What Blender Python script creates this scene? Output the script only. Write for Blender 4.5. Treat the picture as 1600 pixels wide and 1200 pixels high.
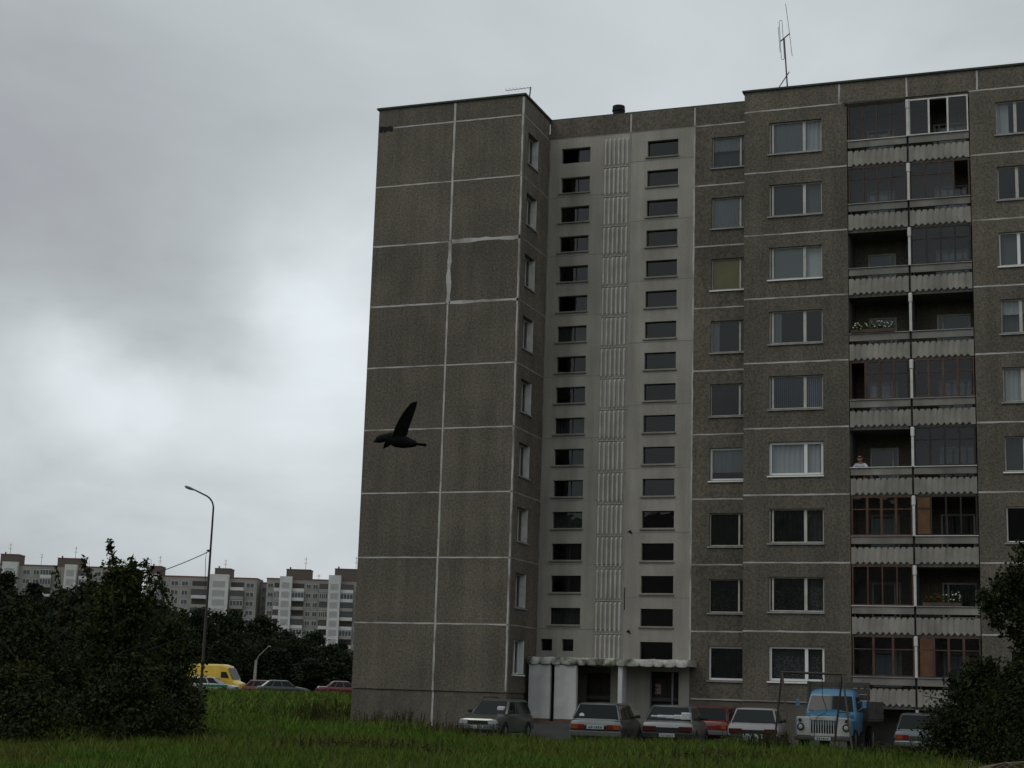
import bpy, bmesh, math, random
import numpy as np
from mathutils import Vector, Matrix
R = math.radians
random.seed(7)
scene = bpy.context.scene
for o in list(bpy.data.objects): bpy.data.objects.remove(o)
COL = scene.collection

# ------------------------------------------------------------------ camera
CAM = Vector((30.856, -63.656, 0.079))
TH = 0.3536                                   # heading of the camera, left of +Y
FW = Vector((-math.sin(TH), math.cos(TH), 0)); RT = Vector((math.cos(TH), math.sin(TH), 0))
cd = bpy.data.cameras.new('camera'); cam = bpy.data.objects.new('camera', cd); COL.objects.link(cam)
cam.location = CAM; cam.rotation_euler = (1.75926, -0.03054, 0.3536)
cd.sensor_width = 36; cd.lens = 2516.76 / 1600 * 36; cd.clip_start = 0.1; cd.clip_end = 8000
scene.camera = cam
scene.render.resolution_x = 1024; scene.render.resolution_y = 768
scene.view_settings.view_transform = 'Standard'; scene.view_settings.look = 'None'
scene.view_settings.exposure = 0.0; scene.view_settings.gamma = 1.0
scene.view_settings.use_curve_mapping = False
scene.cycles.max_bounces = 6; scene.cycles.diffuse_bounces = 3; scene.cycles.glossy_bounces = 3; scene.cycles.transparent_max_bounces = 10

# ------------------------------------------------------------------ sky: closed overcast, soft cloud relief
SUN_EL, SUN_AZ = R(48), R(215)                # azimuth clockwise from +Y
world = bpy.data.worlds.new('World'); scene.world = world; world.use_nodes = True
nt = world.node_tree; N = nt.nodes; LK = nt.links
for n in list(N): N.remove(n)
def nd(t, **kw):
    n = N.new(t)
    for k, v in kw.items(): setattr(n, k, v)
    return n
def math_(op, a, b=None, c=None):
    n = N.new('ShaderNodeMath'); n.operation = op
    for i, v in enumerate((a, b, c)):
        if v is None: continue
        if isinstance(v, (int, float)): n.inputs[i].default_value = v
        else: LK.new(v, n.inputs[i])
    return n.outputs[0]
out = nd('ShaderNodeOutputWorld'); bg = nd('ShaderNodeBackground')
sky = nd('ShaderNodeTexSky'); sky.sky_type = 'NISHITA'; sky.sun_disc = False
sky.sun_elevation = SUN_EL; sky.sun_rotation = SUN_AZ; sky.air_density = 2.0; sky.dust_density = 6.0
tc = nd('ShaderNodeTexCoord'); sep = nd('ShaderNodeSeparateXYZ'); LK.new(tc.outputs['Generated'], sep.inputs[0])
zc = math_('ADD', math_('MAXIMUM', sep.outputs[2], 0.0), 0.34)
cmb = nd('ShaderNodeCombineXYZ')
LK.new(math_('DIVIDE', sep.outputs[0], zc), cmb.inputs[0]); LK.new(math_('DIVIDE', sep.outputs[1], zc), cmb.inputs[1])
cmb.inputs[2].default_value = 3.3
def noise(scale, detail, rough, dist=0.0):
    n = nd('ShaderNodeTexNoise'); n.inputs['Scale'].default_value = scale; n.inputs['Detail'].default_value = detail
    n.inputs['Roughness'].default_value = rough; n.inputs['Distortion'].default_value = dist
    LK.new(cmb.outputs[0], n.inputs['Vector']); return n.outputs['Fac']
n1 = noise(0.9, 4, 0.5, 0.3); n2 = noise(2.6, 5, 0.5, 0.5)
wn = nd('ShaderNodeTexNoise'); wn.inputs['Scale'].default_value = 5.0; wn.inputs['Detail'].default_value = 5; wn.inputs['Roughness'].default_value = .55
wmap = nd('ShaderNodeMapping'); wmap.inputs['Scale'].default_value = (1, 1, 1.3); LK.new(tc.outputs['Generated'], wmap.inputs[0]); LK.new(wmap.outputs[0], wn.inputs['Vector'])
wm = nd('ShaderNodeVectorMath', operation='SUBTRACT'); LK.new(wn.outputs['Color'], wm.inputs[0]); wm.inputs[1].default_value = (.5, .5, .5)
ws_ = nd('ShaderNodeVectorMath', operation='SCALE'); LK.new(wm.outputs[0], ws_.inputs[0]); ws_.inputs['Scale'].default_value = .16
wa = nd('ShaderNodeVectorMath', operation='ADD'); LK.new(tc.outputs['Generated'], wa.inputs[0]); LK.new(ws_.outputs[0], wa.inputs[1])
warp = nd('ShaderNodeVectorMath', operation='NORMALIZE'); LK.new(wa.outputs[0], warp.inputs[0])
def lobe(d, sharp):                           # a broad cloud (thick or thin) about one direction
    v = nd('ShaderNodeVectorMath', operation='DOT_PRODUCT'); LK.new(warp.outputs[0], v.inputs[0])
    v.inputs[1].default_value = Vector(d).normalized()
    return math_('POWER', math_('MAXIMUM', v.outputs['Value'], 0.0), sharp)
def pix(u, v):
    m = cam.rotation_euler.to_matrix()
    return m @ Vector(((u-800)/2516.76, -(v-600)/2516.76, -1))
br = math_('ADD', 0.545, math_('MULTIPLY', math_('SUBTRACT', n1, 0.5), 0.42))
br = math_('ADD', br, math_('MULTIPLY', math_('SUBTRACT', n2, 0.5), 0.42))
SKY_LOBES = [((-.575, .803, .158), 120, .28), ((-.455, .872, .168), 150, .17), ((-.595, .766, .260), 80, -.17), ((-.579, .812, .055), 200, -.16),
             ((-.568, .803, .172), 1500, .09), ((-.545, .823, .161), 3000, .07), ((-.471, .856, .205), 1200, .08), ((-.529, .829, .200), 1800, -.11), ((-.45, .85, .27), 300, -.05), ((-.593, .772, .235), 300, -.12), ((-.549, .806, .216), 900, -.10), ((-.581, .796, .170), 1600, .07)]
for d, s, a in SKY_LOBES:
    br = math_('ADD', br, math_('MULTIPLY', lobe(d, s), a))
br = math_('MAXIMUM', br, 0.12)
tint = nd('ShaderNodeMix', data_type='RGBA')
tint.inputs[6].default_value = (.95, .97, 1.08, 1); tint.inputs[7].default_value = (.925, 1.005, 1.05, 1)
mr = nd('ShaderNodeMapRange'); mr.inputs[1].default_value = .30; mr.inputs[2].default_value = .5; LK.new(br, mr.inputs[0])
LK.new(mr.outputs[0], tint.inputs[0])
sc = nd('ShaderNodeVectorMath', operation='SCALE'); LK.new(tint.outputs[2], sc.inputs[0]); LK.new(br, sc.inputs['Scale'])
skys = nd('ShaderNodeVectorMath', operation='SCALE'); LK.new(sky.outputs[0], skys.inputs[0]); skys.inputs['Scale'].default_value = 0.05
mixs = nd('ShaderNodeMix', data_type='RGBA'); mixs.inputs[0].default_value = 0.96
LK.new(skys.outputs[0], mixs.inputs[6]); LK.new(sc.outputs[0], mixs.inputs[7])
LK.new(mixs.outputs[2], bg.inputs[0]); bg.inputs[1].default_value = 1.0
LK.new(bg.outputs[0], out.inputs[0])
sd = bpy.data.lights.new('sun', 'SUN'); sun = bpy.data.objects.new('sun', sd); COL.objects.link(sun)
sd.energy = 0.5; sd.angle = R(25); sd.color = (1, .97, .93)
sun.rotation_euler = (Vector((math.sin(SUN_AZ)*math.cos(SUN_EL), math.cos(SUN_AZ)*math.cos(SUN_EL), math.sin(SUN_EL)))).to_track_quat('Z', 'Y').to_euler()

# ------------------------------------------------------------------ helpers
def F(l, d, z=0.0):
    """point l metres right of and d metres ahead of where the photographer stood"""
    p = CAM + RT*l + FW*d; return Vector((p.x, p.y, z))
def tag(o, label=None, cat=None, group=None, kind=None):
    if label: o['label'] = label
    if cat: o['category'] = cat
    if group: o['group'] = group
    if kind: o['kind'] = kind
    return o
def thing(name, label, cat, loc=(0, 0, 0), rz=0.0, group=None):
    o = bpy.data.objects.new(name, None); COL.objects.link(o); o.location = loc; o.rotation_euler = (0, 0, rz)
    o.empty_display_size = .3
    return tag(o, label, cat, group)
def link(name, me, parent=None, loc=None, rz=0.0):
    o = bpy.data.objects.new(name, me); COL.objects.link(o); o.parent = parent
    if loc is not None: o.location = loc
    if rz: o.rotation_euler = (0, 0, rz)
    return o
class MB:
    def __init__(s, off=(0, 0, 0)): s.v = []; s.f = []; s.o = Vector(off)
    def add(s, vs, fs):
        b = len(s.v); s.v += [tuple(Vector(v) - s.o) for v in vs]; s.f += [tuple(b+i for i in f) for f in fs]
    def box(s, x0, x1, y0, y1, z0, z1, fn=None):
        vs = [(x, y, z) for x in (x0, x1) for y in (y0, y1) for z in (z0, z1)]
        if fn: vs = [fn(*v) for v in vs]
        s.add(vs, [(0, 1, 3, 2), (4, 6, 7, 5), (0, 4, 5, 1), (2, 3, 7, 6), (0, 2, 6, 4), (1, 5, 7, 3)])
    def cbox(s, x0, x1, y0, y1, z0, z1, c=.02, fn=None):
        X, Y, Z = (x0, x1), (y0, y1), (z0, z1); vs = []; idx = {}
        for i in (0, 1):
            for j in (0, 1):
                for k in (0, 1):
                    sx, sy, sz = (1, -1)[i]*c, (1, -1)[j]*c, (1, -1)[k]*c
                    for a, p in enumerate(((X[i], Y[j]+sy, Z[k]+sz), (X[i]+sx, Y[j], Z[k]+sz), (X[i]+sx, Y[j]+sy, Z[k]))):
                        idx[i, j, k, a] = len(vs); vs.append(p)
        g = lambda i, j, k, a: idx[i, j, k, a]
        fs = []
        for i in (0, 1): fs.append(tuple(g(i, j, k, 0) for j, k in ((0, 0), (1, 0), (1, 1), (0, 1))))
        for j in (0, 1): fs.append(tuple(g(i, j, k, 1) for i, k in ((0, 0), (1, 0), (1, 1), (0, 1))))
        for k in (0, 1): fs.append(tuple(g(i, j, k, 2) for i, j in ((0, 0), (1, 0), (1, 1), (0, 1))))
        for i in (0, 1):
            for j in (0, 1): fs.append((g(i, j, 0, 0), g(i, j, 1, 0), g(i, j, 1, 1), g(i, j, 0, 1)))
        for i in (0, 1):
            for k in (0, 1): fs.append((g(i, 0, k, 0), g(i, 1, k, 0), g(i, 1, k, 2), g(i, 0, k, 2)))
        for j in (0, 1):
            for k in (0, 1): fs.append((g(0, j, k, 1), g(1, j, k, 1), g(1, j, k, 2), g(0, j, k, 2)))
        for i in (0, 1):
            for j in (0, 1):
                for k in (0, 1): fs.append((g(i, j, k, 0), g(i, j, k, 1), g(i, j, k, 2)))
        if fn: vs = [fn(*v) for v in vs]
        s.add(vs, fs)
    def tube(s, pts, r, n=8, caps=True):
        pts = [Vector(p) for p in pts]; rs = r if isinstance(r, (list, tuple)) else [r]*len(pts)
        rings = []
        up = Vector((0, 0, 1))
        for i, p in enumerate(pts):
            t = (pts[min(i+1, len(pts)-1)] - pts[max(i-1, 0)])
            t = t.normalized() if t.length > 1e-9 else Vector((0, 0, 1))
            a = t.cross(up)
            if a.length < .05: a = t.cross(Vector((1, 0, 0)))
            a.normalize(); b = a.cross(t).normalized()
            rings.append([p + (a*math.cos(2*math.pi*k/n) + b*math.sin(2*math.pi*k/n))*rs[i] for k in range(n)])
        vs = [v for rg in rings for v in rg]; fs = []
        for i in range(len(pts)-1):
            for k in range(n): fs.append((i*n+k, i*n+(k+1) % n, (i+1)*n+(k+1) % n, (i+1)*n+k))
        if caps: fs.append(tuple(range(n))); fs.append(tuple((len(pts)-1)*n+k for k in range(n)))
        s.add(vs, fs)
    def loft(s, secs, closed=True, caps=True):
        n = len(secs[0]); vs = [v for sc_ in secs for v in sc_]; fs = []
        for i in range(len(secs)-1):
            for k in range(n if closed else n-1): fs.append((i*n+k, i*n+(k+1) % n, (i+1)*n+(k+1) % n, (i+1)*n+k))
        if caps: fs.append(tuple(range(n))); fs.append(tuple((len(secs)-1)*n+k for k in range(n)))
        s.add(vs, fs)
    def mesh(s, name, mat, smooth=False):
        me = bpy.data.meshes.new(name); me.from_pydata(s.v, [], s.f); me.validate()
        bm = bmesh.new(); bm.from_mesh(me); bmesh.ops.recalc_face_normals(bm, faces=bm.faces); bm.to_mesh(me); bm.free()
        if mat: me.materials.append(mat)
        if smooth:
            me.polygons.foreach_set('use_smooth', [True]*len(me.polygons)); me.set_sharp_from_angle(angle=R(smooth if smooth is not True else 40))
        return me
    def build(s, name, mat, parent=None, loc=None, rz=0.0, smooth=False):
        return link(name, s.mesh(name, mat, smooth), parent, loc, rz)
def polymesh(name, verts, k, mat):
    """many loose k-gons from an (n*k,3) array"""
    verts = np.asarray(verts, np.float32); nv = len(verts); nf = nv//k
    me = bpy.data.meshes.new(name); me.vertices.add(nv); me.vertices.foreach_set('co', verts.ravel())
    me.loops.add(nv); me.loops.foreach_set('vertex_index', np.arange(nv, dtype=np.int32))
    me.polygons.add(nf); me.polygons.foreach_set('loop_start', np.arange(0, nv, k, dtype=np.int32))
    me.polygons.foreach_set('loop_total', np.full(nf, k, np.int32))
    me.update(calc_edges=True); me.validate(); me.materials.append(mat); return me

# ------------------------------------------------------------------ materials
def srgb(r, g, b): return tuple(((c/255)/12.92 if c/255 <= .04045 else ((c/255+.055)/1.055)**2.4) for c in (r, g, b))
def material(name, col, rough=.8, col2=None, scale=3.0, detail=4, speck=None, speck_scale=30, bump=0.0, bump_scale=40,
             island=0.0, objrand=0.0, streak=0.0, spec=.3, metal=0.0, coat=0.0, coords='pos', lo=.35, hi=.65):
    m = bpy.data.materials.new(name); m.use_nodes = True; t = m.node_tree; b = t.nodes['Principled BSDF']; L = t.links.new
    def new(ty, **k):
        n = t.nodes.new(ty)
        for a, v in k.items(): setattr(n, a, v)
        return n
    b.inputs['Roughness'].default_value = rough; b.inputs['Specular IOR Level'].default_value = spec
    b.inputs['Metallic'].default_value = metal; b.inputs['Coat Weight'].default_value = coat; b.inputs['Coat Roughness'].default_value = .08
    geo = new('ShaderNodeNewGeometry')
    if coords == 'pos': vec = geo.outputs['Position']
    else: vec = new('ShaderNodeTexCoord').outputs['Object']
    def nz(sc, de, ro=.55, mp=None):
        n = new('ShaderNodeTexNoise'); n.inputs['Scale'].default_value = sc; n.inputs['Detail'].default_value = de; n.inputs['Roughness'].default_value = ro
        if mp:
            q = new('ShaderNodeMapping'); q.inputs['Scale'].default_value = mp; L(vec, q.inputs[0]); L(q.outputs[0], n.inputs['Vector'])
        else: L(vec, n.inputs['Vector'])
        return n.outputs['Fac']
    def rng(x, a, b_, c, d):
        r = new('ShaderNodeMapRange'); L(x, r.inputs[0])
        for i, v in enumerate((a, b_, c, d)): r.inputs[i+1].default_value = v
        return r.outputs[0]
    def mix(fac, a, c, blend='MIX'):
        x = new('ShaderNodeMix', data_type='RGBA', blend_type=blend)
        if isinstance(fac, float): x.inputs[0].default_value = fac
        else: L(fac, x.inputs[0])
        for i, v in ((6, a), (7, c)):
            if isinstance(v, tuple): x.inputs[i].default_value = (*v[:3], 1)
            else: L(v, x.inputs[i])
        return x.outputs[2]
    c = tuple(col)
    if col2: c = mix(rng(nz(scale, detail), lo, hi, 0, 1), c, tuple(col2))
    def scaled(cc, val):
        x = new('ShaderNodeVectorMath', operation='SCALE')
        if isinstance(cc, tuple): x.inputs[0].default_value = cc[:3]
        else: L(cc, x.inputs[0])
        L(val, x.inputs['Scale']); return x.outputs[0]
    if speck: c = scaled(c, rng(nz(speck_scale, 2, .7), .25, .75, 1-speck, 1+speck))
    if streak: c = scaled(c, rng(nz(1.0, 4, .6, (1.6, 1.6, .12)), .3, .7, 1-streak, 1+streak*.6))
    if island: c = scaled(c, rng(geo.outputs['Random Per Island'], 0, 1, 1-island, 1+island))
    if objrand: c = scaled(c, rng(new('ShaderNodeObjectInfo').outputs['Random'], 0, 1, 1-objrand, 1+objrand))
    if isinstance(c, tuple): b.inputs['Base Color'].default_value = (*c[:3], 1)
    else: L(c, b.inputs['Base Color'])
    if bump:
        bp = new('ShaderNodeBump'); bp.inputs['Strength'].default_value = bump; bp.inputs['Distance'].default_value = .02
        L(nz(bump_scale, 4, .65), bp.inputs['Height']); L(bp.outputs[0], b.inputs['Normal'])
    return m
def glass(name, ior=1.55, tintc=(.86, .9, .9), rough=.02):
    m = bpy.data.materials.new(name); m.use_nodes = True; t = m.node_tree; t.nodes.clear(); L = t.links.new
    o = t.nodes.new('ShaderNodeOutputMaterial'); mx = t.nodes.new('ShaderNodeMixShader'); tr = t.nodes.new('ShaderNodeBsdfTransparent')
    gl = t.nodes.new('ShaderNodeBsdfGlossy'); fr = t.nodes.new('ShaderNodeFresnel'); fr.inputs[0].default_value = ior
    tr.inputs[0].default_value = (*tintc, 1); gl.inputs['Roughness'].default_value = rough; gl.inputs[0].default_value = (.95, .97, 1, 1)
    nz = t.nodes.new('ShaderNodeTexNoise'); nz.inputs['Scale'].default_value = .9; geo = t.nodes.new('ShaderNodeNewGeometry'); L(geo.outputs['Position'], nz.inputs['Vector'])
    bp = t.nodes.new('ShaderNodeBump'); bp.inputs['Strength'].default_value = .12; bp.inputs['Distance'].default_value = .05
    L(nz.outputs['Fac'], bp.inputs['Height']); L(bp.outputs[0], gl.inputs['Normal'])
    L(fr.outputs[0], mx.inputs[0]); L(tr.outputs[0], mx.inputs[1]); L(gl.outputs[0], mx.inputs[2]); L(mx.outputs[0], o.inputs[0])
    return m
M = {}
M['panel'] = material('aggregate_panel', (.152, .133, .104), .95, (.114, .101, .080), .45, 5, speck=.5, speck_scale=11, bump=.5, bump_scale=30, objrand=.10, streak=.2)
M['plinth'] = material('plinth_concrete', (.146, .130, .105), .95, (.108, .097, .080), .7, 5, speck=.3, speck_scale=14, bump=.5, objrand=.04, streak=.2)
M['light'] = material('light_concrete', (.365, .342, .300), .9, (.29, .273, .241), .5, 6, speck=.14, speck_scale=18, bump=.3, objrand=.05, streak=.2)
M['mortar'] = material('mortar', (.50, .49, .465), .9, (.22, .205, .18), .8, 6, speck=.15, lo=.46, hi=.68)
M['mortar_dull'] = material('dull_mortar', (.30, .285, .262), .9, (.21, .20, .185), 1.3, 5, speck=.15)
M['rib'] = material('rib_paint', (.54, .525, .485), .85, (.40, .385, .35), 1.5, 5, speck=.1)
M['cap'] = material('roof_flashing', (.04, .065, .045), .6, (.03, .04, .03), 1)
M['roof'] = material('bitumen_roof', (.06, .06, .06), .9)
M['inside'] = material('interior_wall', (.09, .085, .08), .9)
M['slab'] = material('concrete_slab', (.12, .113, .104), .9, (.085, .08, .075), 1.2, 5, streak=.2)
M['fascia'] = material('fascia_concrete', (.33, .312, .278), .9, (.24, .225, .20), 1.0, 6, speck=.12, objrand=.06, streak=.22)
M['rail'] = material('rail_concrete', (.27, .255, .235), .9, (.17, .16, .147), .9, 6, speck=.1, objrand=.08, streak=.2)
M['white'] = material('white_paint', (.68, .675, .65), .55, (.55, .54, .51), 2.5, 4)
M['pvc'] = material('white_plastic', (.80, .80, .79), .4)
M['oldwhite'] = material('old_white_paint', (.56, .54, .49), .7, (.42, .40, .36), 2.5, 5)
M['brownwood'] = material('brown_wood', (.105, .062, .045), .65, (.06, .036, .028), 2, 5, objrand=.2)
M['redwood'] = material('red_brown_wood', (.125, .062, .038), .65, (.08, .038, .024), 2, 5, objrand=.1)
M['darkframe'] = material('dark_frame', (.035, .027, .024), .6)
M['orangewood'] = material('varnished_board', (.15, .074, .034), .6, (.10, .048, .024), 3, 5)
M['sill'] = material('sill_metal', (.33, .34, .34), .5, (.22, .22, .22), 3)
M['glass'] = glass('window_glass', 1.54, (.74, .77, .77))
M['curtain'] = material('sheer_curtain', (.44, .455, .47), .9)
M['net'] = material('net_curtain', (.13, .137, .14), .95)
M['darkcurtain'] = material('dark_curtain', (.04, .041, .04), .95, (.06, .06, .06), 3)
M['lace'] = material('lace_curtain', (.035, .037, .037), .95, (.12, .125, .125), 16, 3, lo=.45, hi=.62)
M['blind'] = material('pale_blind', (.50, .52, .52), .8)
M['yellow'] = material('yellow_blind', (.52, .42, .06), .8, (.38, .30, .05), .8)
M['vblind'] = material('blue_grey_blind', (.20, .22, .27), .8)
M['bluecurtain'] = material('pale_blue_curtain', (.56, .61, .68), .9)
M['asphalt'] = material('asphalt', (.045, .044, .043), .85, (.065, .062, .058), .8, 5, speck=.25, speck_scale=25, bump=.3)
M['soil'] = material('turf_ground', (.034, .056, .010), .95, (.050, .050, .016), .25, 6, speck=.3, speck_scale=6, bump=.6, bump_scale=6)
M['canopy'] = material('mossy_concrete', (.52, .51, .47), .9, (.10, .11, .06), 2.2, 6, speck=.2, speck_scale=10, lo=.48, hi=.66, streak=.4)
M['white_wall'] = material('whitewash', (.60, .60, .58), .85, (.48, .48, .465), 1.1, 6, speck=.08, streak=.12)
M['redbrick'] = material('red_brick_base', (.20, .09, .06), .9, (.12, .07, .055), 3)
M['door'] = material('entrance_door', (.035, .03, .026), .7, (.05, .04, .03), 3)
M['paper'] = material('paper_notice', (.35, .30, .28), .8, (.25, .10, .08), 9, lo=.5, hi=.55)
M['black'] = material('black_rubber', (.012, .012, .012), .8)
M['metal'] = material('galvanised_pipe', (.25, .26, .26), .5, (.16, .16, .165), 4, metal=.3)
M['darkmetal'] = material('dark_pipe', (.05, .052, .05), .6, (.08, .06, .045), 5)

# ------------------------------------------------------------------ terrain
def sstep(a, b, x):
    t = min(1, max(0, (x-a)/(b-a))); return t*t*(3-2*t)
def lane_edge(x): return -9.6-2.4*(1-sstep(16.8, 19.6, x))
def lane_mask(x, y):
    e = lane_edge(x); return sstep(6.0, 7.2, x) * sstep(e-.8, e, y) * (1-sstep(60, 62, x)) * (1-sstep(16, 17, y))
def ground_z(x, y):
    v = Vector((x, y, 0)) - CAM; d = v.dot(FW); l = v.dot(RT)
    z = -1.53 + .04*math.sin(x*.55+y*.2) + .035*math.sin(x*.23-y*.71+1)
    z += .5*sstep(75, 138, d) + .38*sstep(95, 122, d)*(1-sstep(128, 135, d)) + 9.0*sstep(150, 480, d) + 10*sstep(480, 1500, d)
    m = lane_mask(x, y)
    return z*(1-m) + (-1.74)*m
def axis(parts):
    a = []
    for x0, x1, st in parts: a += list(np.arange(x0, x1, st))
    return a + [parts[-1][1]]
ls = axis([(-2600, -300, 230), (-300, -60, 12), (-60, 40, 1.0), (40, 200, 16), (200, 2600, 240)])
ds = axis([(-400, -20, 38), (-20, 20, 4), (20, 80, .8), (80, 180, 3), (180, 600, 20), (600, 3400, 350)])
vs = []; fs = []
for d in ds:
    for l in ls:
        p = F(l, d); vs.append((p.x, p.y, ground_z(p.x, p.y)))
nl = len(ls)
for i in range(len(ds)-1):
    for j in range(nl-1): fs.append((i*nl+j, i*nl+j+1, (i+1)*nl+j+1, (i+1)*nl+j))
me = bpy.data.meshes.new('ground'); me.from_pydata(vs, [], fs); me.materials.append(M['soil'])
me.polygons.foreach_set('use_smooth', [True]*len(me.polygons))
g = link('ground', me); tag(g, kind='structure')
# parking lane and the apron that ramps up to the entrance
def lane_z(x, y): return -1.672 + .48*sstep(-4.5, 1.6, y)*(1-sstep(14.4, 15.6, x))
mb = MB(); xs = np.arange(7.25, 60.1, .96); ys = list(np.linspace(0, 1, 20))
def lane_y(x, t_): e = lane_edge(x)+.05; return e+(2.36-e)*t_
W_ = len(xs)
mb.add([(x, lane_y(x, y), lane_z(x, lane_y(x, y))) for y in ys for x in xs], [(i*W_+j, i*W_+j+1, (i+1)*W_+j+1, (i+1)*W_+j) for i in range(len(ys)-1) for j in range(W_-1)])
tag(mb.build('parking_lane', M['asphalt'], smooth=60), kind='structure')

# ------------------------------------------------------------------ the panel-built apartment building
H = 2.8; XW, XM, YR = 7.12, 3.79, 3.50       # left wing width, its middle seam, recess depth
XA, XB, YB = 14.0, 16.49, 2.376              # end of stair section, start and front of the right block
XC, XD, XE = 20.93, 25.95, 30.4; ZT = 26.15
BASE = Vector((9, 3, -1.7))
bld = thing('apartment_building', 'nine-storey brown-grey concrete panel apartment building with white seams and loggias', 'building', BASE)
def part(mb, name, mat, smooth=False, parent=None):
    return mb.build(name, mat, parent or bld, smooth=smooth)
def wall_panel(x0, x1, z0, z1, yf, opens=(), mat='panel', thick=.30, axis_='front', gap=.012, name='wall_panel'):
    """a facade panel with real window openings; axis_ 'front' faces -Y (plane y=yf), 'side' faces +X (plane x=yf, x0..x1 are y)"""
    mb = MB(BASE)
    x0 += gap; x1 -= gap; z0 += gap; z1 -= gap
    def P(u, w, dpt): return (u, yf+dpt, w) if axis_ == 'front' else (yf-dpt, u, w)
    us = sorted({x0, x1, *[a for o in opens for a in (o[0], o[1])]}); ws = sorted({z0, z1, *[a for o in opens for a in (o[2], o[3])]})
    ch = .012
    for i in range(len(us)-1):
        for j in range(len(ws)-1):
            cu, cw = (us[i]+us[i+1])/2, (ws[j]+ws[j+1])/2
            if any(o[0] < cu < o[1] and o[2] < cw < o[3] for o in opens): continue
            mb.add([P(us[i], ws[j], 0), P(us[i+1], ws[j], 0), P(us[i+1], ws[j+1], 0), P(us[i], ws[j+1], 0)], [(0, 1, 2, 3)])
    def rim(a0, a1, b0, b1, dd):
        c = [(a0, b0), (a1, b0), (a1, b1), (a0, b1)]
        for k in range(4):
            p, q = c[k], c[(k+1) % 4]
            mb.add([P(*p, 0), P(*q, 0), P(*q, dd), P(*p, dd)], [(0, 1, 2, 3)])
    rim(x0, x1, z0, z1, thick)
    for o in opens: rim(*o, thick)
    return part(mb, name, M[mat])
rngm = random.Random(3)
def seam(x0, z0, x1, z1, yf, w=.07, axis_='front', mat='mortar', jit=.25, name='mortar_seam'):
    """a hand-smeared strip of mortar standing a few millimetres proud of the joint"""
    mb = MB(BASE)
    L_ = math.hypot(x1-x0, z1-z0); n = max(2, int(L_/.3)); tx, tz = (x1-x0)/L_, (z1-z0)/L_
    def P(u, w_, dpt): return (u, yf-dpt, w_) if axis_ == 'front' else (yf+dpt, u, w_)
    vs = []; fs = []
    for i in range(n+1):
        s_ = i/n*L_; a = w/2*(1+rngm.uniform(-jit, jit)); b = w/2*(1+rngm.uniform(-jit, jit)); o_ = rngm.uniform(-1, 1)*w*.06
        cx, cz = x0+tx*s_, z0+tz*s_
        for off, dp in ((-b+o_, -.002), (-b+o_+.004, .007), (a+o_-.004, .007), (a+o_, -.002)):
            vs.append(P(cx - tz*off, cz + tx*off, dp))
    for i in range(n):
        for k in range(3): fs.append((i*4+k, i*4+k+1, i*4+4+k+1, i*4+4+k))
    fs += [(0, 1, 2, 3), (n*4, n*4+1, n*4+2, n*4+3)]
    mb.add(vs, fs); return part(mb, name, M[mat])

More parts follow.
